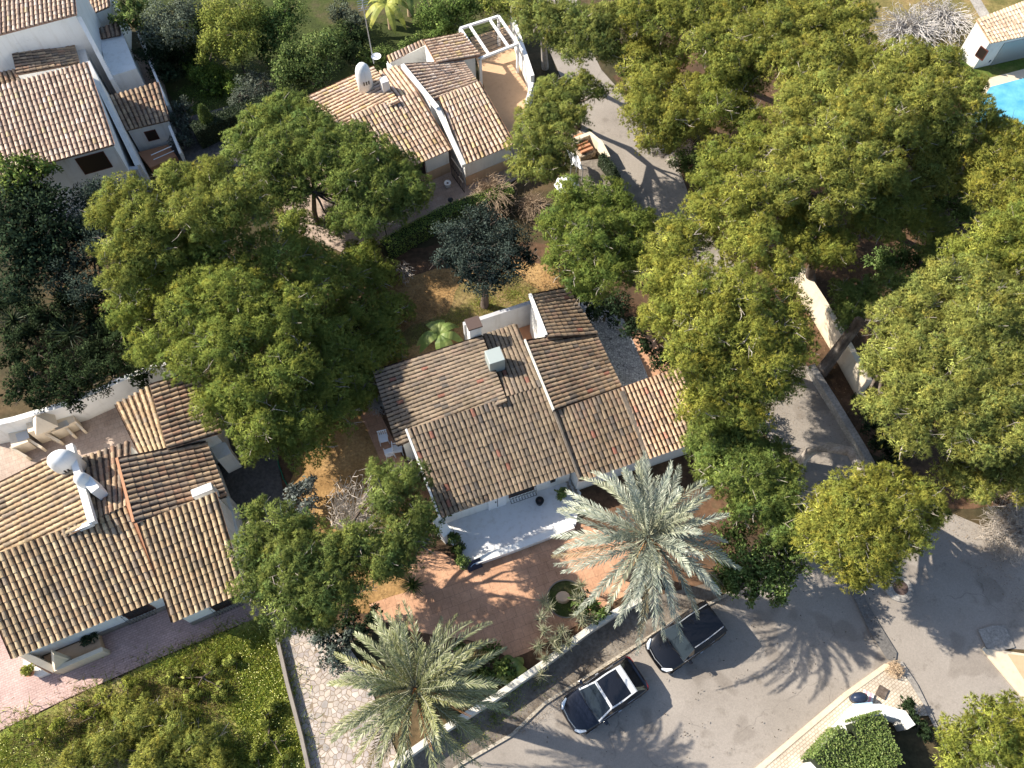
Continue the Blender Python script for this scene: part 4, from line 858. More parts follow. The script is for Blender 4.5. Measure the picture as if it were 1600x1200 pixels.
tree('widest yellow green pine in the upper right with clumped billowing crown', 'tree',
 [(1420, 90, 46), (1470, 95, 42), (1390, 130, 48), (1310, 140, 48), (1250, 165, 46), (1250, 220, 46), (1320, 195, 54, .7), (1385, 185, 50, .6), (1445, 145, 48, .3), (1505, 130, 36, -.2), (1525, 160, 28, -.6), (1365, 245, 48, .3), (1305, 255, 48, .2), (1250, 275, 38, -.3), (1430, 200, 36, -.8), (1480, 175, 34, -.5), (1330, 295, 36, -.4), (1400, 280, 30, -2), (1450, 245, 34, -2.4), (1490, 225, 32, -2), (1215, 300, 34, -.6), (1215, 260, 34, -.4), (1285, 320, 30, -1), (1480, 270, 32, -3), (1500, 200, 32, -1), (1350, 150, 46, .3), (1280, 110, 36, -.4), (1440, 290, 30, -3.4), (1360, 90, 34, -.6)],
 9.8, tone='pine_y', base_px=(1400, 290), group=GP, rt=.36)
tree('pine standing below the blue pool at the right edge', 'tree',
 [(1545, 195, 34), (1580, 210, 40), (1550, 245, 42), (1595, 260, 42), (1550, 295, 38, -.2), (1595, 310, 36), (1530, 280, 28, -1), (1615, 220, 34)],
 8, tone='pine_y', base_px=(1590, 300), group=GP, rt=.24)
tree('pine at the right edge between the pool pine and the spreading one', 'tree',
 [(1590, 345, 42), (1635, 330, 40), (1640, 400, 40), (1560, 430, 34, -.4), (1555, 365, 42), (1590, 400, 40), (1535, 400, 36), (1615, 370, 36), (1500, 385, 26, -1)],
 8.4, tone='pine_y', base_px=(1600, 420), group=GP, rt=.24)
tree('small rounded pine above the dark end of the cream boundary wall', 'tree',
 [(1265, 370, 44), (1305, 385, 36), (1255, 335, 38), (1300, 345, 34), (1230, 360, 30)],
 7.4, tone='pine_y', base_px=(1275, 445), path=[(1268, 455, 0), (1266, 425, 2.2), (1275, 400, 4)], group=GP, rt=.26)
tree('pine over the red bare soil patch, right of the small rounded pine', 'tree',
 [(1370, 320, 38), (1405, 315, 36), (1385, 350, 32, -.4), (1425, 330, 28, -.6), (1345, 300, 26), (1400, 290, 30, -.4), (1440, 355, 22, -1), (1350, 340, 26, -.4)],
 7, tone='pine_g', base_px=(1400, 370), group=GP, rt=.2)
tree('young pine alone in the deep shade, below the widest pine', 'tree',
 [(1470, 360, 30), (1485, 385, 26), (1460, 390, 22, -.4), (1455, 335, 20)], 5, tone='pine_g', group=GP, rt=.12)
tree('dark green young pine just right of the cream boundary wall', 'tree',
 [(1340, 465, 34), (1335, 490, 28, -.3), (1365, 450, 24), (1320, 450, 22), (1395, 430, 20, .3)], 4.6, tone='pine_b', group=GP, rt=.12)
tree('very wide spreading pine with exposed grey limbs on the right edge', 'tree',
 [(1400, 495, 40), (1440, 475, 44), (1480, 435, 42), (1530, 440, 50), (1580, 465, 44), (1540, 495, 52, .6), (1390, 540, 36, -.3), (1450, 540, 50, .4), (1500, 560, 52, .5), (1565, 555, 48, .3), (1420, 590, 42), (1395, 635, 34, -.6), (1480, 620, 46, .2), (1540, 625, 46), (1600, 520, 44), (1600, 610, 44), (1595, 675, 40, -.3), (1635, 560, 42), (1635, 470, 42), (1640, 640, 42), (1460, 600, 44, .3), (1520, 520, 46, .5), (1415, 545, 38, .2), (1560, 610, 44, .2), (1510, 650, 40, -.2), (1420, 680, 34, -1), (1370, 625, 26, -1), (1540, 690, 36, -.8), (1370, 560, 28, -.4), (1440, 650, 34, -.8), (1495, 690, 30, -1.2)],
 9.4, tone='pine_y', base_px=(1283, 582), path=[(1283, 582, 0), (1310, 545, 2.2), (1342, 503, 4.6), (1375, 520, 5.6)], group=GP, rt=.3, twigs=9)
tree('lower pine hugging the foot of the wide spreading pine', 'tree',
 [(1500, 735, 32), (1535, 760, 32), (1525, 715, 26), (1585, 720, 32), (1555, 740, 28), (1600, 760, 24)],
 6.4, tone='pine_y', base_px=(1520, 770), group=GP, rt=.18, twigs=10)
tree('round low pine with curved pale trunk reaching over the lane', 'tree',
 [(1305, 768, 34), (1355, 755, 36), (1405, 755, 36), (1290, 800, 42), (1345, 795, 50, .4), (1405, 800, 44, .2), (1450, 775, 32), (1300, 855, 40, -.2), (1355, 865, 44), (1400, 850, 38, -.2), (1440, 835, 34, -.4), (1270, 850, 30, -.6), (1460, 810, 26, -.8), (1320, 785, 38, .2), (1380, 775, 38, .2), (1375, 835, 42, .2), (1325, 830, 40, .2), (1270, 815, 30, -.4), (1345, 910, 22, -1), (1330, 895, 24, -.8), (1385, 895, 24, -.8)],
 6.4, tone='pine_y', base_px=(1248, 728), path=[(1248, 730, 0), (1253, 720, .5), (1266, 706, 1.5), (1295, 699, 2.6), (1330, 706, 3.4), (1350, 745, 4.0)], group=GP, rt=.25, bark='pale_bark', fine=1.1, grow=1.06)
tree('yellow green pine cut off by the bottom right corner', 'tree',
 [(1555, 1115, 34), (1510, 1150, 34), (1560, 1165, 44, .3), (1600, 1130, 40), (1500, 1195, 40), (1590, 1190, 40)],
 6, tone='pine_y', base_px=(1560, 1190), group=GP, rt=.2)
tree('scruffy dark pine cut off by the bottom edge inside the weedy lot', 'tree',
 [(215, 1120, 42), (165, 1160, 40), (265, 1135, 44), (310, 1165, 40), (240, 1190, 46), (120, 1200, 44), (340, 1200, 34), (190, 1100, 26, -.4)],
 1.3, tone='pine_y', base_px=(230, 1190), group=GP, rt=.12, twigs=9, grow=1.0)
# broadleaf trees
GB = 'broadleaf garden trees'
tree('pale green feathery tree between the middle house and the lane', 'tree',
 [(1115, 690, 36), (1160, 700, 38), (1200, 730, 36), (1140, 740, 38, .2), (1185, 770, 36), (1215, 760, 26, -.4), (1105, 665, 26, -.4), (1160, 790, 30, -.6), (1110, 725, 28, -.4), (1210, 700, 22, -.6), (1175, 735, 34, .3), (1200, 800, 26, -.8), (1085, 690, 22, -.6), (1120, 640, 24, -.8), (1225, 775, 30, -.2), (1238, 812, 28, -.6), (1228, 740, 28, -.2), (1140, 655, 26, -.6), (1215, 835, 26, -1)],
 5.4, tone='pine_b', group=GB, rt=.16, base_px=(1160, 780), name='tree', pr=.34)
tree('glossy green tree at the head of the parked people carrier', 'tree',
 [(1180, 870, 38), (1210, 880, 30), (1235, 880, 26, -.2), (1238, 852, 26, -.4), (1225, 850, 26, -.5), (1160, 910, 24, -.6), (1205, 905, 30), (1150, 885, 30, -.4), (1215, 925, 18, -.4), (1150, 830, 30, -1), (1130, 905, 22, -1), (1180, 925, 18, -.6)],
 4.2, 'leaf', 'leaf_g', group=GB, rt=.14, size=.13)
tree('grey green olive tree behind the back patio of the middle house', 'tree',
 [(715, 365, 36), (755, 350, 38), (795, 370, 34), (745, 395, 42, .3), (795, 405, 34), (700, 400, 26, -.3), (770, 430, 30, -.3), (825, 395, 18, -.4), (730, 425, 26, -.8)],
 5, 'leaf', 'olive_d', base_px=(757, 478), path=[(757, 478, 0), (758, 462, 1.2), (757, 440, 2.6)], group=GB, rt=.2, size=.12)
tree('dark fig like tree at the left edge below the two storey house', 'tree',
 [(25, 300, 40), (60, 320, 44), (20, 355, 44), (70, 365, 40, -.3), (30, 400, 40, -.5), (-15, 340, 40), (75, 410, 34, -1), (30, 440, 34, -1.6), (100, 360, 30, -.6)], 5.5, 'leaf', 'leaf_d', group=GB, rt=.2, size=.22)
tree('glossy leaved tree overlapping the pink roof of the two storey house', 'tree',
 [(15, 265, 26), (45, 250, 20), (70, 262, 18, -.4), (30, 285, 30, -.3)], 6.2, 'leaf', 'leaf_g', group=GB, rt=.14, size=.22, base_px=(30, 330))
tree('silvery olive tree in the shade left of the flat wide pine', 'tree',
 [(140, 300, 32), (120, 345, 36), (150, 385, 34), (110, 395, 32), (140, 440, 34, -.4), (95, 430, 26, -.5)], 4.6, 'leaf', 'olive_d', group=GB, rt=.16, size=.12)
tree('dark leafy tree draped over the high white wall by the barbecue', 'tree',
 [(40, 590, 28), (75, 600, 30), (110, 595, 30), (145, 585, 28), (175, 575, 24), (60, 625, 18, -.4), (115, 620, 18, -.4), (20, 610, 22), (95, 570, 28)], 3.6, 'leaf', 'leaf_d', group=GB, rt=.12, size=.12)
GU = 'shrubs in the top left garden'
bush('bright green leafy shrub mass left of the rounded chimney', [(500, 70, 34), (470, 95, 34), (445, 110, 30), (520, 60, 24), (490, 110, 28, -.4), (450, 85, 24)], 3.4, 'leaf_g', .16, group=GU)
bush('yellow green feathery shrub at the top edge of the left garden', [(350, 45, 34), (375, 20, 34), (335, 15, 30), (385, 60, 26, -.4), (330, 70, 24, -.6), (360, 80, 20, -.8)], 4, 'leaf_y', .13, group=GU)
bush('grey green feathery shrub beside the two storey house at the top', [(255, 20, 28), (235, 45, 24), (275, 45, 28), (290, 15, 26)], 3.8, 'olive', .14, group=GU)
bush('shrub with yellow tips above the white annexe roof', [(195, 10, 20), (210, 30, 18), (185, 28, 14), (215, 5, 16)], 3.4, 'leaf_g', .16, group=GU)
bush('tall dark shrub filling the top left garden middle', [(300, 55, 26), (285, 80, 22, -.3), (265, 85, 24, -.3), (310, 30, 24)], 1.5, 'leaf_d', .14, group=GU)
bush('bright ivy mound on the sunny edge of the dark lawn', [(310, 108, 24), (340, 115, 24), (365, 128, 20, -.2), (335, 135, 20, -.4), (290, 103, 14, -.4)], 1.1, 'ivy', .14, group=GU)
bush('dusty grey rounded bush beside the ivy mound', [(395, 125, 28), (415, 145, 22, -.2), (380, 150, 20, -.3)], 1.8, 'olive', .09, group=GU, twigs=14)
bush('deep green shrub at the top edge beside the feathery yellow one', [(415, 30, 34), (445, 15, 30), (440, 50, 26, -.5), (410, 70, 24, -.8)], 3.2, 'leaf_g', .15, group=GU)
bush('low dark shrub right of the bright leafy shrub mass', [(540, 50, 24), (545, 80, 20), (560, 60, 18)], 1.8, 'leaf_d', .14, group=GU)
bush('green shrub at the top edge right of the banana clump', [(675, 15, 30), (710, 8, 28), (690, 40, 20, -.4), (735, 0, 24)], 2.6, 'leaf_g', .15, group=GU)
bush('small olive shrub near the top corner of the white pergola', [(765, 5, 20), (790, 8, 18)], 2.6, 'leaf_y', .12, group=GU)
bush('pale blue green shrub left of the banana clump at the top', [(535, 15, 22), (555, 30, 18)], 1.6, 'olive', .14, group=GU)
bush('ferny brown green bush on the corner of the small annexe', [(285, 165, 18), (270, 185, 14), (290, 190, 16, -.3), (282, 215, 16, -.6)], 1.7, 'olive', .12, group=GU, twigs=16)
bush('dark feathery undergrowth left of the huge rounded pine', [(185, 520, 26), (200, 555, 26), (170, 490, 24), (215, 585, 22), (140, 470, 26), (110, 455, 24), (180, 450, 22)], 2.2, 'leaf_d', .12)
bush('mixed dark evergreen shrubs between the agaves and the leafy wall tree', [(60, 490, 26), (90, 510, 26), (130, 545, 26), (30, 520, 22), (160, 560, 22), (105, 480, 24), (140, 510, 24)], 1.6, 'leaf_d', .15)
bush('low dark shrubs along the left edge above the high white wall', [(20, 555, 24), (55, 560, 22), (10, 520, 22), (80, 545, 20), (0, 470, 24), (45, 480, 20)], 1.4, 'leaf_d', .14)
bush('dark shrubs lining the back of the pale house at the top', [(600, 85, 20), (635, 75, 18), (575, 85, 16), (665, 55, 18), (700, 45, 16)], 1.2, 'leaf_g', .12, group=GU)
bush('ragged green shrub between the annexe and the feathery shrubs', [(232, 75, 22), (250, 70, 22), (240, 100, 18, -.4), (262, 110, 18, -.5)], 2.2, 'leaf_d', .12, group=GU)
bush('mounded bright weeds and saplings in the middle of the vacant lot', [(290, 1055, 16), (330, 1045, 18), (345, 1075, 16), (300, 1085, 14), (360, 1030, 12), (265, 1060, 12)], .5, 'leaf_y', .08)
bush('olive brown scrub along the pink paving edge of the vacant lot', [(120, 1110, 14), (165, 1090, 16), (200, 1070, 14), (90, 1130, 14), (150, 1115, 12), (60, 1150, 12)], .8, 'leaf_y', .08, twigs=6)
bush('leafy scrub at the right end of the vacant lot by the low wall', [(415, 1120, 16), (430, 1150, 16), (400, 1180, 18), (445, 1190, 12), (425, 1100, 10)], .6, 'leaf_y', .08)
bush('low green undergrowth in the dark gap behind the cream boundary wall', [(1400, 400, 28), (1440, 400, 28), (1375, 410, 22), (1470, 430, 26), (1430, 440, 24), (1400, 440, 22)], 2.4, 'leaf_g', .12)
bush('dark shrubs under the widest pine beside the right edge pines', [(1480, 310, 28), (1510, 330, 26), (1450, 310, 24), (1500, 290, 24)], 2.2, 'leaf_g', .12)
bush('dark low shrubs at the foot of the spreading pine beside the lane wall', [(1370, 660, 22), (1385, 690, 22), (1400, 710, 20), (1355, 630, 18)], 1.2, 'leaf_d', .12)
bush('undergrowth between the lane and the top pines', [(1070, 250, 20), (1095, 265, 22), (1090, 240, 18), (980, 110, 18), (975, 85, 16)], 1.4, 'leaf_g', .12)
# hedges
def hedge(label, px, w_, h, tone, size=.09, per=900, name='hedge'):
    P = [g(x, y, h) for x, y in px]; V, C = [], []
    root = thing(name, (P[0].x, P[0].y, 0), label, 'hedge')
    for a, b in zip(P, P[1:]):
        l = hyp(a, b); n_ = int(per * l); t = rng.random(n_); d = np.array([b.x - a.x, b.y - a.y, 0]) / l; nn = np.array([-d[1], d[0], 0])
        u = rng.uniform(-.5, .5, n_); zz = rng.uniform(.05, 1, n_); side = rng.random(n_) < .5; u = np.where(side, np.sign(u) * .5, u); zz = np.where(side, zz, 1)
        p = np.array([a.x, a.y, 0]) + d * (t * l)[:, None] + nn * (u * w_)[:, None]; p[:, 2] = zz * h + rng.normal(0, .05, n_)
        v, c = diamonds(p, unit(n_, .3), size * rng.uniform(.7, 1.3, n_), size * .6, pick(tone, n_)); V.append(v); C.append(c)
    V = np.concatenate(V); mk('foliage', V, np.arange(len(V)).reshape(-1, 4), 'leaves', root, col=np.concatenate(C))
    mb = MB()
    for a, b in zip(P, P[1:]): mb.wall(a, b, w_ * .86, 0, h - .05)
    o = mb.done('stem', 'hedge_core', root)
principled('hedge_core', (.02, .028, .012), .95)
hedge('clipped bright green hedge edging the pale house patio', [(598, 382), (640, 358), (710, 322), (800, 292)], .8, 1.3, 'ivy')
hedge('tall dark clipped hedge behind the potted cypress', [(300, 200), (340, 182), (430, 150), (470, 130)], .9, 1.6, 'leaf_d', .1)
hedge('dense dark green hedge mound at the bottom edge beside the white street wall', [(1300, 1215), (1345, 1165), (1395, 1150)], 2.1, 1.9, 'leaf_g', .1, 2600)
hedge('continuing low hedge behind the white street wall at the bottom', [(1330, 1260), (1400, 1200)], 2.6, 1.9, 'leaf_g', .1, 3000)
# twiggy bare bushes
def bare(label, px, r_px, h, n_, colr, name='bare_bush', cat='bush', spread=1.0, rad=.012, group=None, base_px=None, lean=(0, 0)):
    b = g(*(base_px or px)); c = g(px[0], px[1], h * .6); r = r_px * gs(*px); root = thing(name, (b.x, b.y, 0), label, cat, group); mb = MB()
    for i in range(n_):
        d = unit(1, .35)[0]; e_ = Vector((c.x + d[0] * r * spread, c.y + d[1] * r * spread, max(.1, h * (.45 + .6 * d[2])))); s_ = Vector((b.x + random.gauss(0, .1), b.y + random.gauss(0, .1), random.uniform(0, .3)))
        pts = limb(mb, s_, e_, rad * 1.8, rad * .5, 3, -.2, 4, .25)
        for k in range(4):
            j = random.randint(1, 4); o_ = Vector(unit(1, .5)[0]) * random.uniform(.15, .5) * min(1, r); mb.tube([pts[j], pts[j] + o_ * .6, pts[j] + o_ + Vector((0, 0, random.uniform(-.1, .15)))], [rad * .8, rad * .6, rad * .3], 3, False)
    mb.done('twigs', colr, root); return root
principled('pale_twig', (.44, .38, .32), .9); principled('brown_twig', (.34, .25, .17), .9); principled('tan_twig', (.52, .39, .26), .9); principled('white_twig', (.46, .43, .40), .9)
bare('brown leafless bush against the beige plinth of the pale house', (768, 305), 38, 1.9, 330, 'brown_twig')
bare('heap of cut brown branches at the dark hedge end', (832, 322), 26, .9, 200, 'brown_twig', name='branch_pile', cat='branches')
bare('large dead tree of white branches lying at the top right', (1420, 50), 62, 2.2, 260, 'white_twig', name='dead_tree', cat='tree', rad=.02)
bare('second tangle of dead white branches nearer the pool house', (1475, 30), 48, 1.8, 170, 'white_twig', name='dead_tree', cat='tree', rad=.02)
bare('pale sun bleached shrub spilling onto the road at the right edge', (1585, 830), 46, 1.5, 620, 'pale_twig')
bare('tan dry shrub above the bleached one at the right edge', (1590, 765), 36, 1.5, 300, 'tan_twig')
bare('dead pale twigs tangled inside the ragged pine', (560, 790), 46, 4.6, 120, 'pale_twig', name='dead_branches', cat='branches', rad=.02, base_px=(545, 850))
bare('small leafless sapling at the shady edge of the back lawn', (632, 425), 14, 1.6, 26, 'pale_twig', name='sapling', cat='tree')
bare('pale dry plants under the eave beside the white chairs', (590, 632), 16, .9, 90, 'white_twig', name='dry_plant', cat='plant')
bare('dry scrubby clump on the setts corner by the road', (1398, 1046), 14, .5, 120, 'tan_twig', name='dry_clump', cat='plant')
bare('dry reddish twigs at the foot of the lane pine', (1065, 235), 24, .8, 120, 'tan_twig')
# broad silver shrub and other shrubs round the middle house
bush('silver leaved shrub left of the ragged pine', [(465, 765, 22), (480, 785, 20), (455, 790, 16, -.3), (485, 750, 14, -.2)], 1.7, 'silver', .17)
bush('leafy green shrub at the corner of the white terrace', [(672, 820, 22), (690, 800, 16, -.2), (655, 840, 18, -.3)], 2, 'leaf_g', .13)
bush('narrow flowering plant against the terrace west edge', [(707, 838, 10), (712, 855, 10, -.2), (716, 872, 8, -.4)], 1.0, 'leaf_g', .12)
bush('round blue green shrub at the top of the crazy paving path', [(515, 1010, 26), (530, 1030, 22, -.2), (505, 990, 18, -.2), (540, 1000, 18, -.2)], 1.5, 'olive', .12)
bush('dark undergrowth shrub below the ragged pine', [(565, 985, 22), (545, 970, 20), (580, 960, 16)], 1.2, 'leaf_d', .14)
bush('low leafy shrubs between driveway and garden wall', [(770, 1025, 20), (745, 1045, 20), (790, 1045, 18), (720, 1020, 16), (760, 1060, 16)], 1.1, 'leaf_g', .16)
bush('bushy shade shrub behind the garden wall under the big silver palm', [(905, 945, 18), (935, 955, 18), (925, 935, 14)], 1.2, 'leaf_g', .14)
bush('dark shrub in the strip right of the gravel yard', [(1050, 590, 24), (1075, 620, 22), (1035, 560, 18), (1010, 540, 14)], 1.8, 'leaf_d', .14)
bush('dark shrub growing at the edge of the gravel, behind the house', [(925, 475, 24), (960, 480, 26), (985, 510, 22), (900, 455, 16)], 1.4, 'leaf_d', .14)
bush('low dark shrub on the shady bank beside the street wall', [(1430, 1120, 14), (1415, 1100, 12), (1445, 1140, 12)], .9, 'leaf_d', .1)
bush('dark shrub under the small lane pine', [(1170, 640, 24), (1185, 665, 18)], 1.6, 'leaf_g', .12)
bush('understorey shrub in deep shade at the bend of the lane', [(1235, 800, 26), (1225, 840, 24), (1220, 770, 20)], 1.6, 'leaf_d', .13)
# yucca like shrubs leaning over the garden wall
def spiky(label, spots, tone, L_=.5, per=70, name='yucca', cat='plant', wd=.045, z=.9, stem=True, up=.3):
    P0 = g(*spots[0][:2]); root = thing(name, (P0.x, P0.y, 0), label, cat); V, C = [], []; mb = MB()
    for s_ in spots:
        zz = s_[2] if len(s_) > 2 else z; p = g(s_[0], s_[1], zz); n_ = per; d = unit(n_, up); ll = L_ * rng.uniform(.6, 1.15, n_)
        v, c = blades(np.tile(np.array(p), (n_, 1)) + rng.normal(0, .05, (n_, 3)), d, ll, wd, pick(tone, n_)); V.append(v); C.append(c)
        if stem: q = Vector((p.x + random.uniform(-.2, .2), p.y + random.uniform(0, .3), 0)); mb.tube([q, p], [.06, .045], 5)
    V = np.concatenate(V); mk('leaves', V, np.arange(len(V)).reshape(-1, 3), 'leaves', root, col=np.concatenate(C))
    if mb.v: mb.done('stem', 'bark', root)
    return root
TONE['yucca'] = ([(.34, .34, .22), (.24, .26, .15), (.42, .39, .27)], (.5, .3, .2))
TONE['cycad'] = ([(.05, .08, .02), (.035, .055, .015), (.08, .11, .03)], (.5, .3, .2))
spiky('pale spiky succulents spilling over the garden wall behind the hatchback', [(845, 965, 1.6), (858, 950, 1.4), (850, 985, 1.5), (866, 1000, 1.3), (842, 1010, 1.4), (872, 1015, 1.2), (888, 1005, 1.2), (852, 1030, 1.5), (878, 985, 1.2), (846, 1055, 1.5), (850, 940, 1.2)], 'yucca', .52, 90)
spiky('pale spiky plant between the round stump bed and the wall', [(905, 960, 1.6), (903, 935, 1.5), (912, 972, 1.3), (925, 965, 1.2), (908, 915, 1.2)], 'yucca', .5, 80)
spiky('dark green cycad rosette on the driveway left side', [(645, 914, .7)], 'cycad', .75, 170, 'cycad', 'plant', .07, up=.15)
spiky('large dark spiky plants in the shade below the left edge trees', [(20, 500, 1.2), (50, 520, 1.0), (110, 520, 1.4), (140, 500, 1.5), (100, 470, 1.2), (170, 530, 1.0), (30, 470, 1.2), (150, 550, 1)], 'leaf_d', 1.3, 60, 'agave', 'plant', .12)
# banana plants
def banana(label, px, n_, L_, h, tone, seed=1):
    p = g(*px); root = thing('banana_plant', (p.x, p.y, 0), label, 'plant'); st_ = MB(); rs = random.Random(seed)
    st_.tube([(p.x, p.y, 0), (p.x + .05, p.y, h)], [.14, .09], 8); st_.done('stem', 'tan_twig', root)
    for i in range(n_):
        a = 2 * math.pi * (i + rs.uniform(-.3, .3)) / n_; up = rs.uniform(.5, 1.0); V = []; C = []; k = 9
        for j in range(k + 1):
            t = j / k; x = L_ * t * math.cos(.35) ; r_ = L_ * t * (.8); z_ = h + L_ * (up * t - (up + .45) * t * t); w_ = .26 * math.sin(math.pi * min(1, t * .96 + .04)) ** .6 + .01
            c_ = Vector((p.x + math.cos(a) * r_, p.y + math.sin(a) * r_, z_)); s_ = Vector((-math.sin(a), math.cos(a), 0)) * w_
            V += [tuple(c_ - s_ - Vector((0, 0, w_ * .3))), tuple(c_), tuple(c_ + s_ - Vector((0, 0, w_ * .3)))]; cc = np.array(TONE[tone][0][rs.choice([0, 0, 1, 2])]); C += [cc] * 3
        Fs = [f for j in range(k) for f in ((j * 3, j * 3 + 1, j * 3 + 4, j * 3 + 3), (j * 3 + 1, j * 3 + 2, j * 3 + 5, j * 3 + 4))]
        mk('leaf', V, Fs, 'leaves', root, col=np.array(C))
    return root
banana('banana plant with arching torn leaves on the back lawn', (690, 545), 8, 1.7, 1.6, 'leaf_g', 3)
banana('first banana clump at the top edge, left of the pergola', (610, 45), 9, 2.3, 2.0, 'leaf_y', 5)
banana('broad leaved banana at the top edge, right of its neighbour', (640, 25), 9, 2.2, 2.2, 'leaf_g', 6)
banana('small broad leaved plant by the low shrubs near the garden wall', (800, 1050), 7, 1.0, .6, 'leaf_g', 8)

# ---------------------------------------------------------------- date palms
def date_palm(label, px, h, nf, L_, tone, seed, stalks):
    rs = np.random.default_rng(seed); c = g(px[0], px[1], h); root = thing('date_palm', (c.x, c.y, 0), label, 'palm', 'date palms in the front garden')
    mb = MB(); pts = [(c.x + .0, c.y, h * t) for t in np.linspace(0, .97, 9)]; mb.tube(pts, [.36, .3, .28, .3, .28, .3, .29, .32, .36], 10); mb.done('trunk', 'bark', root)
    V, C, rq = [], [], MB(); base = np.array([c.x, c.y, h])
    for i in range(nf):
        lay = i / nf; a = i * 2.39996 + rs.normal(0, .16); el = R(78 - 92 * lay ** .85 + rs.normal(0, 5)); ln = L_ * rs.uniform(.86, 1.08) * (.72 + .3 * min(1, lay * 2.2)); droop = .30 + .30 * lay + rs.normal(0, .05)
        k = 30; t = np.linspace(0, 1, k); hr = ln * t * math.cos(el) * (1 - .08 * t) + .12; hr = hr + ln * .10 * t ** 2 * (1 - math.cos(el)); zz = ln * (t * math.sin(el) - droop * t ** 2.1)
        side = np.array([-math.sin(a), math.cos(a), 0.]); fw = np.array([math.cos(a), math.sin(a), 0.]); curl = rs.normal(0, .15) * ln
        sp = base + fw * hr[:, None] + side * (curl * t ** 2)[:, None]; sp[:, 2] += zz
        rq.tube([tuple(sp[j]) for j in (0, 5, 10, 15, 20, 25, 29)], [.045, .03, .024, .019, .014, .010, .006], 4, False)
        tan = np.gradient(sp, axis=0); tan /= np.linalg.norm(tan, axis=1)[:, None]
        M = 46; u = np.linspace(.13, .995, M); ii = u * (k - 1); i0 = np.clip(ii.astype(int), 0, k - 2); fr = (ii - i0)[:, None]; P = sp[i0] * (1 - fr) + sp[i0 + 1] * fr; T = tan[i0]
        upv = np.cross(side[None], T); upv = np.where(upv[:, 2:3] < 0, -upv, upv); upv /= np.linalg.norm(upv, axis=1)[:, None]; roll = rs.normal(0, .45)
        fcol = rs.normal(1, .14) * np.array([1., 1., 1.]); dead = lay > .86 and rs.random() < .6; fcol = np.array([1.0, .74, .5]) * .7 if dead else (fcol * np.array([1.04, 1.0, .86]) if rs.random() < .3 else fcol)
        for s_ in (-1, 1):
            w1 = side * s_ * math.cos(roll * s_); D = w1[None] * .56 + T * .80 + upv * (.34 + .2 * math.sin(roll) * s_) + rs.normal(0, .11, (M, 3)); D /= np.linalg.norm(D, axis=1)[:, None]
            ll = (.34 * np.sin(np.pi * (u * .82 + .14)) ** .8 + .06) * L_ / 3.6; dr = np.array([0, 0, -1.])
            s2 = np.cross(D, upv + rs.normal(0, .3, (M, 3))); s2 /= np.linalg.norm(s2, axis=1)[:, None]
            mid = P + D * (ll * .55)[:, None] + dr * .015; tip = P + D * ll[:, None] + dr * (ll * .22)[:, None]; wd = .018
            q = np.stack([P - s2 * wd * .5, P + s2 * wd * .5, mid + s2 * wd, mid - s2 * wd, mid - s2 * wd, mid + s2 * wd, tip, tip], 1).reshape(-1, 3)
            V.append(q); cc = pick(tone, M, .10) * fcol * (1 - .12 * lay); C.append(np.repeat(np.clip(cc, .01, .8), 8, 0))
    V = np.concatenate(V); Fq = np.arange(len(V)).reshape(-1, 4)
    mk('crown', V, Fq, 'palm_leaf', root, col=np.concatenate(C)); rq.done('frond_ribs', 'palm_rib', root)
    fs_ = MB()
    for a, l in stalks:
        for q in range(6):
            aa = R(a) + random.uniform(-.10, .10); ll = l * random.uniform(.7, 1.05)
            fs_.tube([(c.x, c.y, h + .1), (c.x + math.cos(aa) * ll * .5, c.y + math.sin(aa) * ll * .5, h + .5), (c.x + math.cos(aa) * ll, c.y + math.sin(aa) * ll, h + .05 + random.uniform(-.2, .2))], [.022, .016, .01], 4)
    fs_.done('fruit_stalk', 'orange', root)
principled('palm_rib', (.36, .36, .26), .6)
TONE['palm_s'] = ([(.30, .325, .25), (.21, .24, .18), (.40, .41, .32)], (.5, .25, .25)); TONE['palm_g'] = ([(.23, .245, .12), (.155, .175, .08), (.32, .32, .18)], (.5, .3, .2))
date_palm('silvery grey date palm beside the terrace, its crown over the driveway edge', (1014, 838), 6.6, 82, 4.1, 'palm_s', 3, [(-120, 1.4), (-75, 1.1)])
date_palm('yellow green date palm with orange stalks at the bottom beside the stone path', (648, 1076), 6.8, 80, 3.75, 'palm_g', 9, [(-68, 2.5), (-20, 2.6), (-100, 1.6)])

# ---------------------------------------------------------------- small things
def plastic_chair(label, px, rz, z0=.02):
    p = g(*px); root = thing('garden_chair', (p.x, p.y, z0), label, 'chair', 'white plastic chairs on the side path', rz)
    mb = MB(); mb.box((0, 0), (.46, .46, .03), 0, .42); mb.done('seat', 'white_plastic', root, local=True, bev=.01)
    mb = MB(); 
    for k in range(5): mb.box((-.2 + .1 * k, .24), (.06, .03, .42), 0, .45)
    mb.box((0, .24), (.5, .04, .06), 0, .86); mb.done('backrest', 'white_plastic', root, local=True)
    for sx in (-.22, .22):
        mb = MB(); mb.tube([(sx, .22, .66), (sx, -.2, .66), (sx, -.22, .43)], .025, 5); mb.done('armrest', 'white_plastic', root, local=True)
        for sy_ in (-.2, .22): mb = MB(); mb.tube([(sx, sy_, .43), (sx * 1.1, sy_ * 1.1, 0)], .022, 5); mb.done('leg', 'white_plastic', root, local=True)
    return root
plastic_chair('white plastic chair standing apart on the side path, farthest from the terrace', (601, 690), R(15))
plastic_chair('white plastic chair next to the house corner, lower left of the pair', (610, 712), R(200))
plastic_chair('white plastic chair tucked against the house wall corner', (623, 706), R(100))
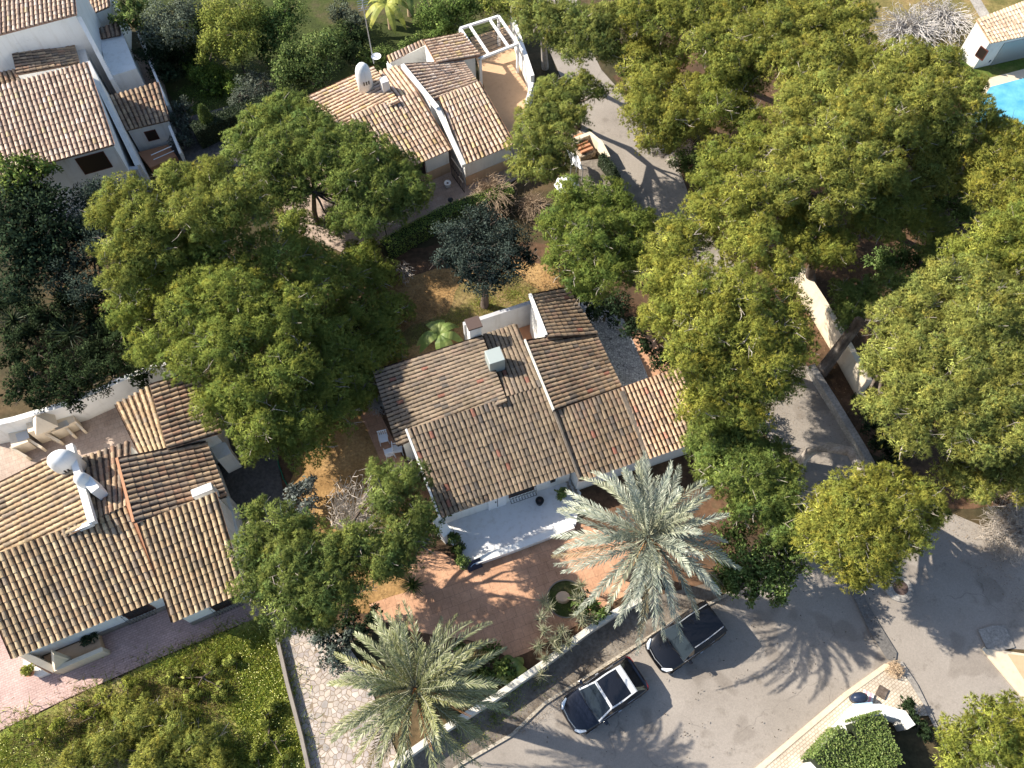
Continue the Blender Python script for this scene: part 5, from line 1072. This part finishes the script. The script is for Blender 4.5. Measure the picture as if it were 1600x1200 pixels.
def potted(label, px, r, h, pot, tone, lobes_h=.5, z0=0, name='potted_plant', size=.1):
    p = g(px[0], px[1], z0); root = thing(name, (p.x, p.y, z0), label, 'plant'); mb = MB(); mb.lathe((p.x, p.y, z0), [(r * .7, 0), (r, h), (r * .85, h), (r * .8, h - .04)], 16); mb.done('pot', pot, root)
    if tone:
        L = [(np.array([p.x, p.y, z0 + h + lobes_h * .5]), max(r * 1.3, lobes_h * .6))]; V, Fc, C = leaf_crown(L, tone, size, 1.2, .8); mk('foliage', V, Fc, 'leaves', root, col=C)
    else: mb = MB(); mb.lathe((p.x, p.y, z0), [(r * .78, h - .06), (r * .1, h - .03)], 12); mb.done('soil', 'dark_clay', root)
    return root
potted('round black pot on the white terrace floor', (843, 786), .22, .4, 'iron', None, z0=.25, name='plant_pot')
potted('sprawling green plant on the white terrace beside the wall lamp', (876, 776), .16, .2, 'iron', 'leaf_g', .55, z0=.25)
potted('white planter with leafy plant at the terrace corner by the dark mat', (724, 884), .22, .45, 'plaster', 'leaf_g', .35)
potted('white bucket pot by the iron gate of the pale house', (700, 292), .22, .4, 'white_paint', None, name='plant_pot')
potted('pot of dry yellow flowers on the porch step, lower left house', (49, 1052), .2, .25, 'clay', 'leaf_y', .25, z0=.35)
potted('leafy potted plant on the outer end of the lower left porch wall', (152, 1000), .28, .5, 'cream_plaster', 'leaf_d', .4)
# slim cypress in a white pot
p = g(336, 216); root = thing('potted_cypress', (p.x, p.y, 0), 'slim columnar cypress in a white pot before the dark hedge', 'tree'); mb = MB(); mb.lathe((p.x, p.y, 0), [(.2, 0), (.28, .5), (.24, .5), (.22, .42)], 16); mb.done('pot', 'white_paint', root)
V, C = [], []; n_ = 4200; t = rng.random(n_); a = rng.uniform(0, 2 * math.pi, n_); rr = .36 * np.sin(np.pi * (t * .9 + .08)) ** .7
P = np.stack([p.x + np.cos(a) * rr, p.y + np.sin(a) * rr, .5 + 2.3 * t], 1); v, c = blades(P, unit(n_, 1.2), .16, .05, pick('leaf_g', n_) * .75); mk('foliage', v, np.arange(len(v)).reshape(-1, 3), 'leaves', root, col=c)
# dark mat-like folded board at the terrace corner
p = g(740, 880, .3); root = thing('folded_mat', (p.x, p.y, 0), 'dark blue board with pale logo leaning on the terrace corner', 'board', rz=R(22))
mb = MB(); V = [(-.36, -.28, .08), (.36, -.28, .08), (.36, .02, .66), (-.36, .02, .66)]; mb.add(V + [(x, y + .04, z + .03) for x, y, z in V], [(3, 2, 1, 0), (4, 5, 6, 7), (0, 1, 5, 4), (1, 2, 6, 5), (2, 3, 7, 6), (3, 0, 4, 7)]); mb.done('board', 'navy_mat', root, local=True)
mb = MB(); 
for k in range(7): t0 = -.2 + k * .057; zc = .38 + .1 * math.sin((k / 6) * math.pi); y0 = -.28 + .3 * (zc - .08) / .58; mb.tube([(t0, y0 - .012, zc), (t0 + .05, y0 - .012, zc + .02)], .018, 4)
mb.done('emblem', 'blue_pale', root, local=True)
# round bed with a sawn stump
p = g(884, 936); root = thing('stump_bed', (p.x, p.y, 0), 'round sunken planting bed with sawn pale stump in the terracotta driveway', 'flower bed')
mb = MB(); mb.lathe((p.x, p.y, 0), [(.92, 0), (.92, .09), (.84, .09), (.82, .05), (.05, .06)], 36, 1, 1.0); mb.done('bed', 'dark_lawn', root)
mb = MB(); mb.lathe((p.x, p.y, 0), [(.92, .0), (.93, .11), (.87, .11), (.87, .02)], 36); mb.done('rim', 'stone_plinth', root)
q = g(880, 932, .3); mb = MB(); mb.lathe((q.x, q.y, 0), [(.34, 0), (.29, .3), (.25, .33), (.1, .335)], 11, 1.1, .9); mb.done('stump', 'stump', root)
# garden lamps
for lab, px in (('small black garden lamp on the pale patio, nearer the pine', (604, 368)), ('small black garden lamp at the upper end of the bright hedge', (706, 334))):
    p = g(*px); root = thing('garden_lamp', (p.x, p.y, 0), lab, 'lamp', 'black lamps along the bright hedge'); mb = MB(); mb.tube([(p.x, p.y, 0), (p.x, p.y, 1.1)], .03, 6); mb.done('post', 'iron', root)
    mb = MB(); mb.lathe((p.x, p.y, 1.1), [(.05, 0), (.12, .12), (.17, .2), (.17, .24), (.03, .34)], 10); mb.done('lantern', 'iron', root)
# wooden crate stack / brick rubble by the lane bend
p = g(907, 228, .3); root = thing('brick_frame', (p.x, p.y, 0), 'orange clay slats and rubble stacked inside the lane bend', 'bricks', rz=R(-62))
for k in range(5): mb = MB(); mb.box((-.55 + k * .32, 0), (.16, .85, .14), 0, .55); mb.done('clay_slat', 'clay', root, local=True)
mb = MB(); mb.box((0, 0), (2.0, 1.1, .5), 0, 0); mb.done('rubble_base', 'rubble', root, local=True, bev=.05)
band('curved_wall', [(896, 218), (922, 208), (938, 222), (950, 245)], .3, .9, 'cream_plaster', 'short cream garden wall round the clay slats at the lane bend', 'wall')
# dark green netted terrace and sheds by the lane
p = g(935, 262); root = thing('raised_bed', (p.x, p.y, 0), 'dull brown raised bed with dark hedge rim beside the lane', 'flower bed')
pxprism([(905, 252), (938, 248), (958, 272), (958, 300), (930, 304), (905, 285)], 0, .4).done('bed', 'sidewalk', root)
hedge('thin trimmed dark hedge round the raised bed beside the lane', [(940, 240), (962, 268), (968, 300), (985, 312)], .45, 1.3, 'leaf_d', .09, 700)
p = g(893, 250); root = thing('white_awning', (p.x, p.y, 0), 'crumpled white sheet roof beside the raised bed', 'awning')
V = []; 
for i in range(7):
    for j in range(5): q = g(885 + 18 * i / 6 + 2 * j, 234 + 22 * j / 4 + i * 1.5, 1.5 + .15 * math.sin(i * 2.1 + j)); V.append(tuple(q))
mk('sheet', V + [(x, y, z - .05) for x, y, z in V], [(i * 5 + j, i * 5 + j + 1, (i + 1) * 5 + j + 1, (i + 1) * 5 + j) for i in range(6) for j in range(4)] + [(35 + i * 5 + j, 35 + (i + 1) * 5 + j, 35 + (i + 1) * 5 + j + 1, 35 + i * 5 + j + 1) for i in range(6) for j in range(4)], 'white_paint', root)
mb = MB(); 
for q in (V[0], V[4], V[30], V[34]): mb.tube([(q[0], q[1], 0), (q[0], q[1], q[2] - .05)], .03, 5)
mb.done('pole', 'metal_grey', root)
p = g(886, 282); root = thing('white_parasol', (p.x, p.y, 0), 'closed white parasol tip beside the compact green pine', 'parasol'); q = g(886, 280, 2.2); mb = MB(); mb.lathe((q.x, q.y, 1.7), [(.75, 0), (.5, .22), (.2, .42), (.03, .52)], 8); mb.done('canopy', 'white_paint', root)
mb = MB(); mb.tube([(q.x, q.y, 0), (q.x, q.y, 1.75)], .03, 5); mb.done('pole', 'metal_grey', root)
# rocks by the lane pine
for lab, px, s_ in (('large pale boulder at the kerb of the upper lane', (1032, 232), .75), ('smaller pale stone at the lane kerb, nearer the camera', (1052, 250), .5)):
    p = g(*px); n_ = 90; d = unit(n_); import bmesh
    bm = bmesh.new(); bmesh.ops.create_icosphere(bm, subdivisions=3, radius=s_)
    for v_ in bm.verts: k_ = 1 + .16 * math.sin(v_.co.x * 5 / s_ + 1) + .12 * math.sin(v_.co.y * 7 / s_) ; v_.co *= k_; v_.co.z *= .6
    me = bpy.data.meshes.new('boulder'); bm.to_mesh(me); bm.free(); me.materials.append(MATS['rock']); o = bpy.data.objects.new('boulder', me); COL.objects.link(o); o.location = (p.x, p.y, .15); tag(o, lab, 'rock', 'pale rocks at the lane kerb')
# manholes
p = g(1404, 921); root = thing('manhole', (p.x, p.y, 0), 'round iron manhole cover in the shaded road junction', 'manhole'); mb = MB(); mb.lathe((p.x, p.y, 0), [(.62, 0), (.62, LAYER[0] * .004 + .012), (.3, LAYER[0] * .004 + .014)], 28, 1.1, 1); mb.done('collar', 'concrete', root)
mb = MB(); mb.lathe((p.x + .05, p.y + .05, 0), [(.36, .02), (.36, LAYER[0] * .004 + .026), (.1, LAYER[0] * .004 + .028)], 28); mb.done('cover', 'dark_clay', root)
p = g(1376, 1082); root = thing('inspection_cover', (p.x, p.y, 0), 'square brown cover plate set in the cream setts', 'cover'); mb = MB(); mb.box((p.x, p.y), (.42, .5, .19), R(-35), 0); mb.done('plate', 'bark', root)
# dark arched lid with blue rim on the white wall
p = g(1346, 1093, .9); root = thing('arched_lid', (p.x, p.y, 0), 'small dark half round lid with blue rim against the white street wall', 'lid', rz=R(5))
mb = MB(); mb.lathe((0, .1, .5), [(.36, 0), (.34, .3), (.2, .42), (.03, .46)], 16, 1.1, .7); mb.done('lid', 'water_tank', root, local=True, smooth=True); mb = MB(); mb.box((0, -.18), (.9, .07, .1), 0, .8); mb.done('rim', 'blue_pale', root, local=True)
p = g(1364, 1090, .9); root = thing('striped_cloth', (p.x, p.y, 0), 'pink and white striped cloth lying on the setts corner', 'cloth', rz=R(-25))
for k in range(5): mb = MB(); mb.box((-.2 + k * .1, 0), (.09, .7, .03), 0, .2 + .006 * (k % 2)); mb.done('stripe', 'pink_stripe' if k % 2 else 'white_paint', root, local=True)
# blue pole and hose
p = g(1188, 668, 0); q = g(1196, 655, 0); root = thing('blue_pole', (p.x, p.y, .05), 'thin blue pole lying at the lane edge under the trees', 'pole'); mb = MB(); mb.tube([(p.x, p.y, .3), (q.x, q.y, .8)], .04, 5); mb.done('pole', 'blue', root)
root = thing('garden_hose', g(435, 725), 'green garden hose lying at the edge of the dark side drive', 'hose'); mb = MB(); mb.tube([(*g(x, y)[:2], .06) for x, y in ((434, 718), (436, 728), (440, 738), (443, 748), (449, 758))], .035, 6); mb.done('hose', 'green_net', root)
# dark pool-lounger like shapes by the pool
p = g(1537, 98); root = thing('parasol_bundle', (p.x, p.y, 0), 'dark blue covered bundle at the corner of the pool house', 'cover'); mb = MB(); mb.lathe((p.x, p.y, 0), [(.35, 0), (.42, .5), (.3, .9), (.05, 1.1)], 9); mb.done('cover', 'navy_mat', root)

# ---------------------------------------------------------------- weeds, grass, flowers and litter (nobody could count them)
def poly_pts(px, n_):
    P = [g(x, y) for x, y in px]; X = np.array([[p.x, p.y] for p in P]); lo, hi = X.min(0), X.max(0); out = []
    while sum(len(o) for o in out) < n_:
        q = rng.uniform(lo, hi, (n_ * 2, 2)); ins = np.zeros(len(q), bool); j = len(X) - 1
        for i in range(len(X)):
            c_ = ((X[i, 1] > q[:, 1]) != (X[j, 1] > q[:, 1])) & (q[:, 0] < (X[j, 0] - X[i, 0]) * (q[:, 1] - X[i, 1]) / (X[j, 1] - X[i, 1] + 1e-12) + X[i, 0]); ins ^= c_; j = i
        out.append(q[ins])
    return np.concatenate(out)[:n_]
def clumpy(px, nclump, per, spread, h, tone, name, label, wd=.03, size=.12, leaf=False, zlift=0.0):
    c = poly_pts(px, nclump); k = rng.integers(per // 2, per * 2, nclump); i = np.repeat(np.arange(nclump), k); n_ = len(i); cs = rng.uniform(.5, 1.6, nclump)
    p = np.zeros((n_, 3)); p[:, :2] = c[i] + rng.normal(0, spread, (n_, 2)) * cs[i, None]; hc = (h * cs)[i] * rng.uniform(.2, 1, n_); pc = 1 + rng.normal(0, .2, nclump)
    p[:, 2] = hc * .5 + zlift; d = unit(n_, .6); col = pick(tone, n_) * pc[i, None]
    if leaf: v, cc = diamonds(p, d, size * rng.uniform(.6, 1.3, n_), size * .6, np.clip(col, .01, .8)); Fc = np.arange(len(v)).reshape(-1, 4)
    else: v, cc = blades(p * np.array([1, 1, .3]), d, np.maximum(.06, hc * 1.3), wd, np.clip(col, .01, .8)); Fc = np.arange(len(v)).reshape(-1, 3)
    o = mk(name, v, Fc, 'leaves', col=cc); tag(o, kind='stuff', label=label); return o
LOT = [(0, 1148), (100, 1100), (250, 1034), (400, 974), (420, 970), (446, 1080), (478, 1210), (200, 1260), (-60, 1260)]
TONE['weed'] = ([(.29, .34, .06), (.20, .26, .05), (.37, .36, .07)], (.45, .3, .25)); TONE['straw'] = ([(.30, .22, .11), (.22, .16, .08), (.36, .28, .15)], (.5, .3, .2))
clumpy(LOT, 200, 200, .34, .30, 'weed', 'weeds', 'tall green weeds in the vacant lot', .04)
clumpy([(260, 1040), (400, 978), (420, 972), (446, 1080), (478, 1210), (380, 1220), (360, 1080)], 110, 220, .26, .28, 'weed', 'weeds', 'thick leafy weeds on the right of the vacant lot', size=.09, leaf=True)
clumpy([(0, 1160), (60, 1130), (330, 1010), (380, 1080), (330, 1130), (100, 1190)], 170, 200, .40, .22, 'straw', 'dry_grass', 'dry straw coloured grass in the vacant lot', .03)
clumpy([(280, 140), (360, 110), (400, 190), (320, 200)], 160, 60, .2, .12, 'ivy', 'grass', 'bright lawn grass by the ivy mound', .03)
clumpy([(610, 450), (700, 425), (820, 430), (860, 455), (800, 490), (740, 500), (640, 545), (600, 550)], 260, 60, .16, .10, 'straw', 'dry_grass', 'dry grass of the back lawn', .02)
clumpy([(640, 520), (700, 490), (790, 450), (830, 440), (840, 460), (800, 485), (735, 500), (640, 545)], 120, 60, .16, .12, 'weed', 'grass', 'green grass of the back lawn', .025)
clumpy([(480, 730), (560, 640), (600, 700), (625, 800), (648, 900), (600, 950), (540, 900), (480, 800)], 240, 60, .18, .06, 'straw', 'dry_grass', 'pine litter and dry grass of the side garden', .02)
clumpy([(690, 1150), (850, 1046), (862, 1060), (740, 1160), (700, 1180)], 60, 60, .14, .12, 'weed', 'weeds', 'weeds growing at the foot of the garden wall', .03)
TONE['litter'] = ([(.20, .13, .065), (.13, .085, .045), (.28, .2, .11)], (.5, .3, .2))
def scatter(px, n_, tone, name, label, size=.07, z=None):
    f = poly_pts(px, n_); p = np.zeros((n_, 3)); p[:, :2] = f; p[:, 2] = (LAYER[0] * .004 + .012 if z is None else z) + rng.uniform(0, .02, n_); d = unit(n_); d[:, 2] *= .15; d /= np.linalg.norm(d, axis=1)[:, None]
    v, c = diamonds(p, d, size * rng.uniform(.5, 1.5, n_), size * .35, pick(tone, n_)); tag(mk(name, v, np.arange(len(v)).reshape(-1, 4), 'leaves', col=c), label, kind='stuff')
scatter([(800, 1146), (950, 1034), (1050, 971), (1131, 930), (1214, 872), (1225, 885), (1140, 942), (1055, 985), (958, 1046), (815, 1150)], 1600, 'litter', 'leaf_litter', 'brown leaf drift along the kerb', .06)
scatter([(640, 852), (735, 890), (900, 815), (985, 850), (985, 925), (905, 975), (800, 1030), (640, 985), (576, 944)], 900, 'litter', 'leaf_litter', 'fallen leaves on the terracotta driveway', .06)
scatter([(700, 1190), (850, 1080), (992, 945), (1110, 915), (1130, 930), (950, 1030), (800, 1148)], 1500, 'litter', 'leaf_litter', 'dry leaves on the pavement', .06)
scatter([(1192, 640), (1268, 582), (1348, 712), (1212, 760)], 500, 'litter', 'leaf_litter', 'pine needles on the shaded lane', .07)
scatter([(1480, 795), (1600, 850), (1700, 900), (1600, 960), (1460, 850)], 800, 'litter', 'leaf_litter', 'dry leaf litter under the bleached shrub', .07)
scatter([(590, 420), (900, 400), (1000, 440), (920, 500), (820, 480), (600, 580)], 5000, 'litter', 'leaf_litter', 'pine litter over the back lawn', .09, .02)
scatter([(960, 120), (1300, 100), (1700, 300), (1700, 800), (1480, 790), (1350, 700), (1085, 330)], 9000, 'litter', 'leaf_litter', 'pine litter under the right hand pines', .12, .02)
f1 = np.concatenate([poly_pts([(380, 985), (425, 975), (475, 1200), (400, 1210), (370, 1080)], 200), poly_pts([(0, 1150), (120, 1130), (110, 1200), (0, 1210)], 60)]); n_ = len(f1); p = np.zeros((n_, 3)); p[:, :2] = f1; p[:, 2] = rng.uniform(.25, .42, n_)
d = unit(n_); d[:, 2] = np.abs(d[:, 2]) * .2; d /= np.linalg.norm(d, axis=1)[:, None]; s_ = np.cross(d, [0, 0, 1.]); V = np.stack([p - d * .022, p + s_ * .022, p + d * .022, p - s_ * .022], 1).reshape(-1, 3)
tag(mk('wild_flowers', V, np.arange(len(V)).reshape(-1, 4), 'yellow_flower'), 'scattered yellow wild flowers in the vacant lot', kind='stuff')
# leaf and cone litter on the road and yards
f1 = poly_pts([(820, 1150), (1060, 980), (1215, 900), (1390, 920), (1400, 1030), (1170, 1200), (900, 1200)], 170); n_ = len(f1); p = np.zeros((n_, 3)); p[:, :2] = f1; p[:, 2] = LAYER[0] * .004 + .01
v, cc = diamonds(p, np.stack([np.cos(p[:, 0] * 9), np.sin(p[:, 0] * 9), np.zeros(n_)], 1), rng.uniform(.03, .13, n_), .05, np.tile(np.array([[.06, .045, .03]]), (n_, 1)))
tag(mk('road_litter', v, np.arange(len(v)).reshape(-1, 4), 'leaves', col=cc), 'dark cones and leaf litter scattered on the road', kind='stuff')
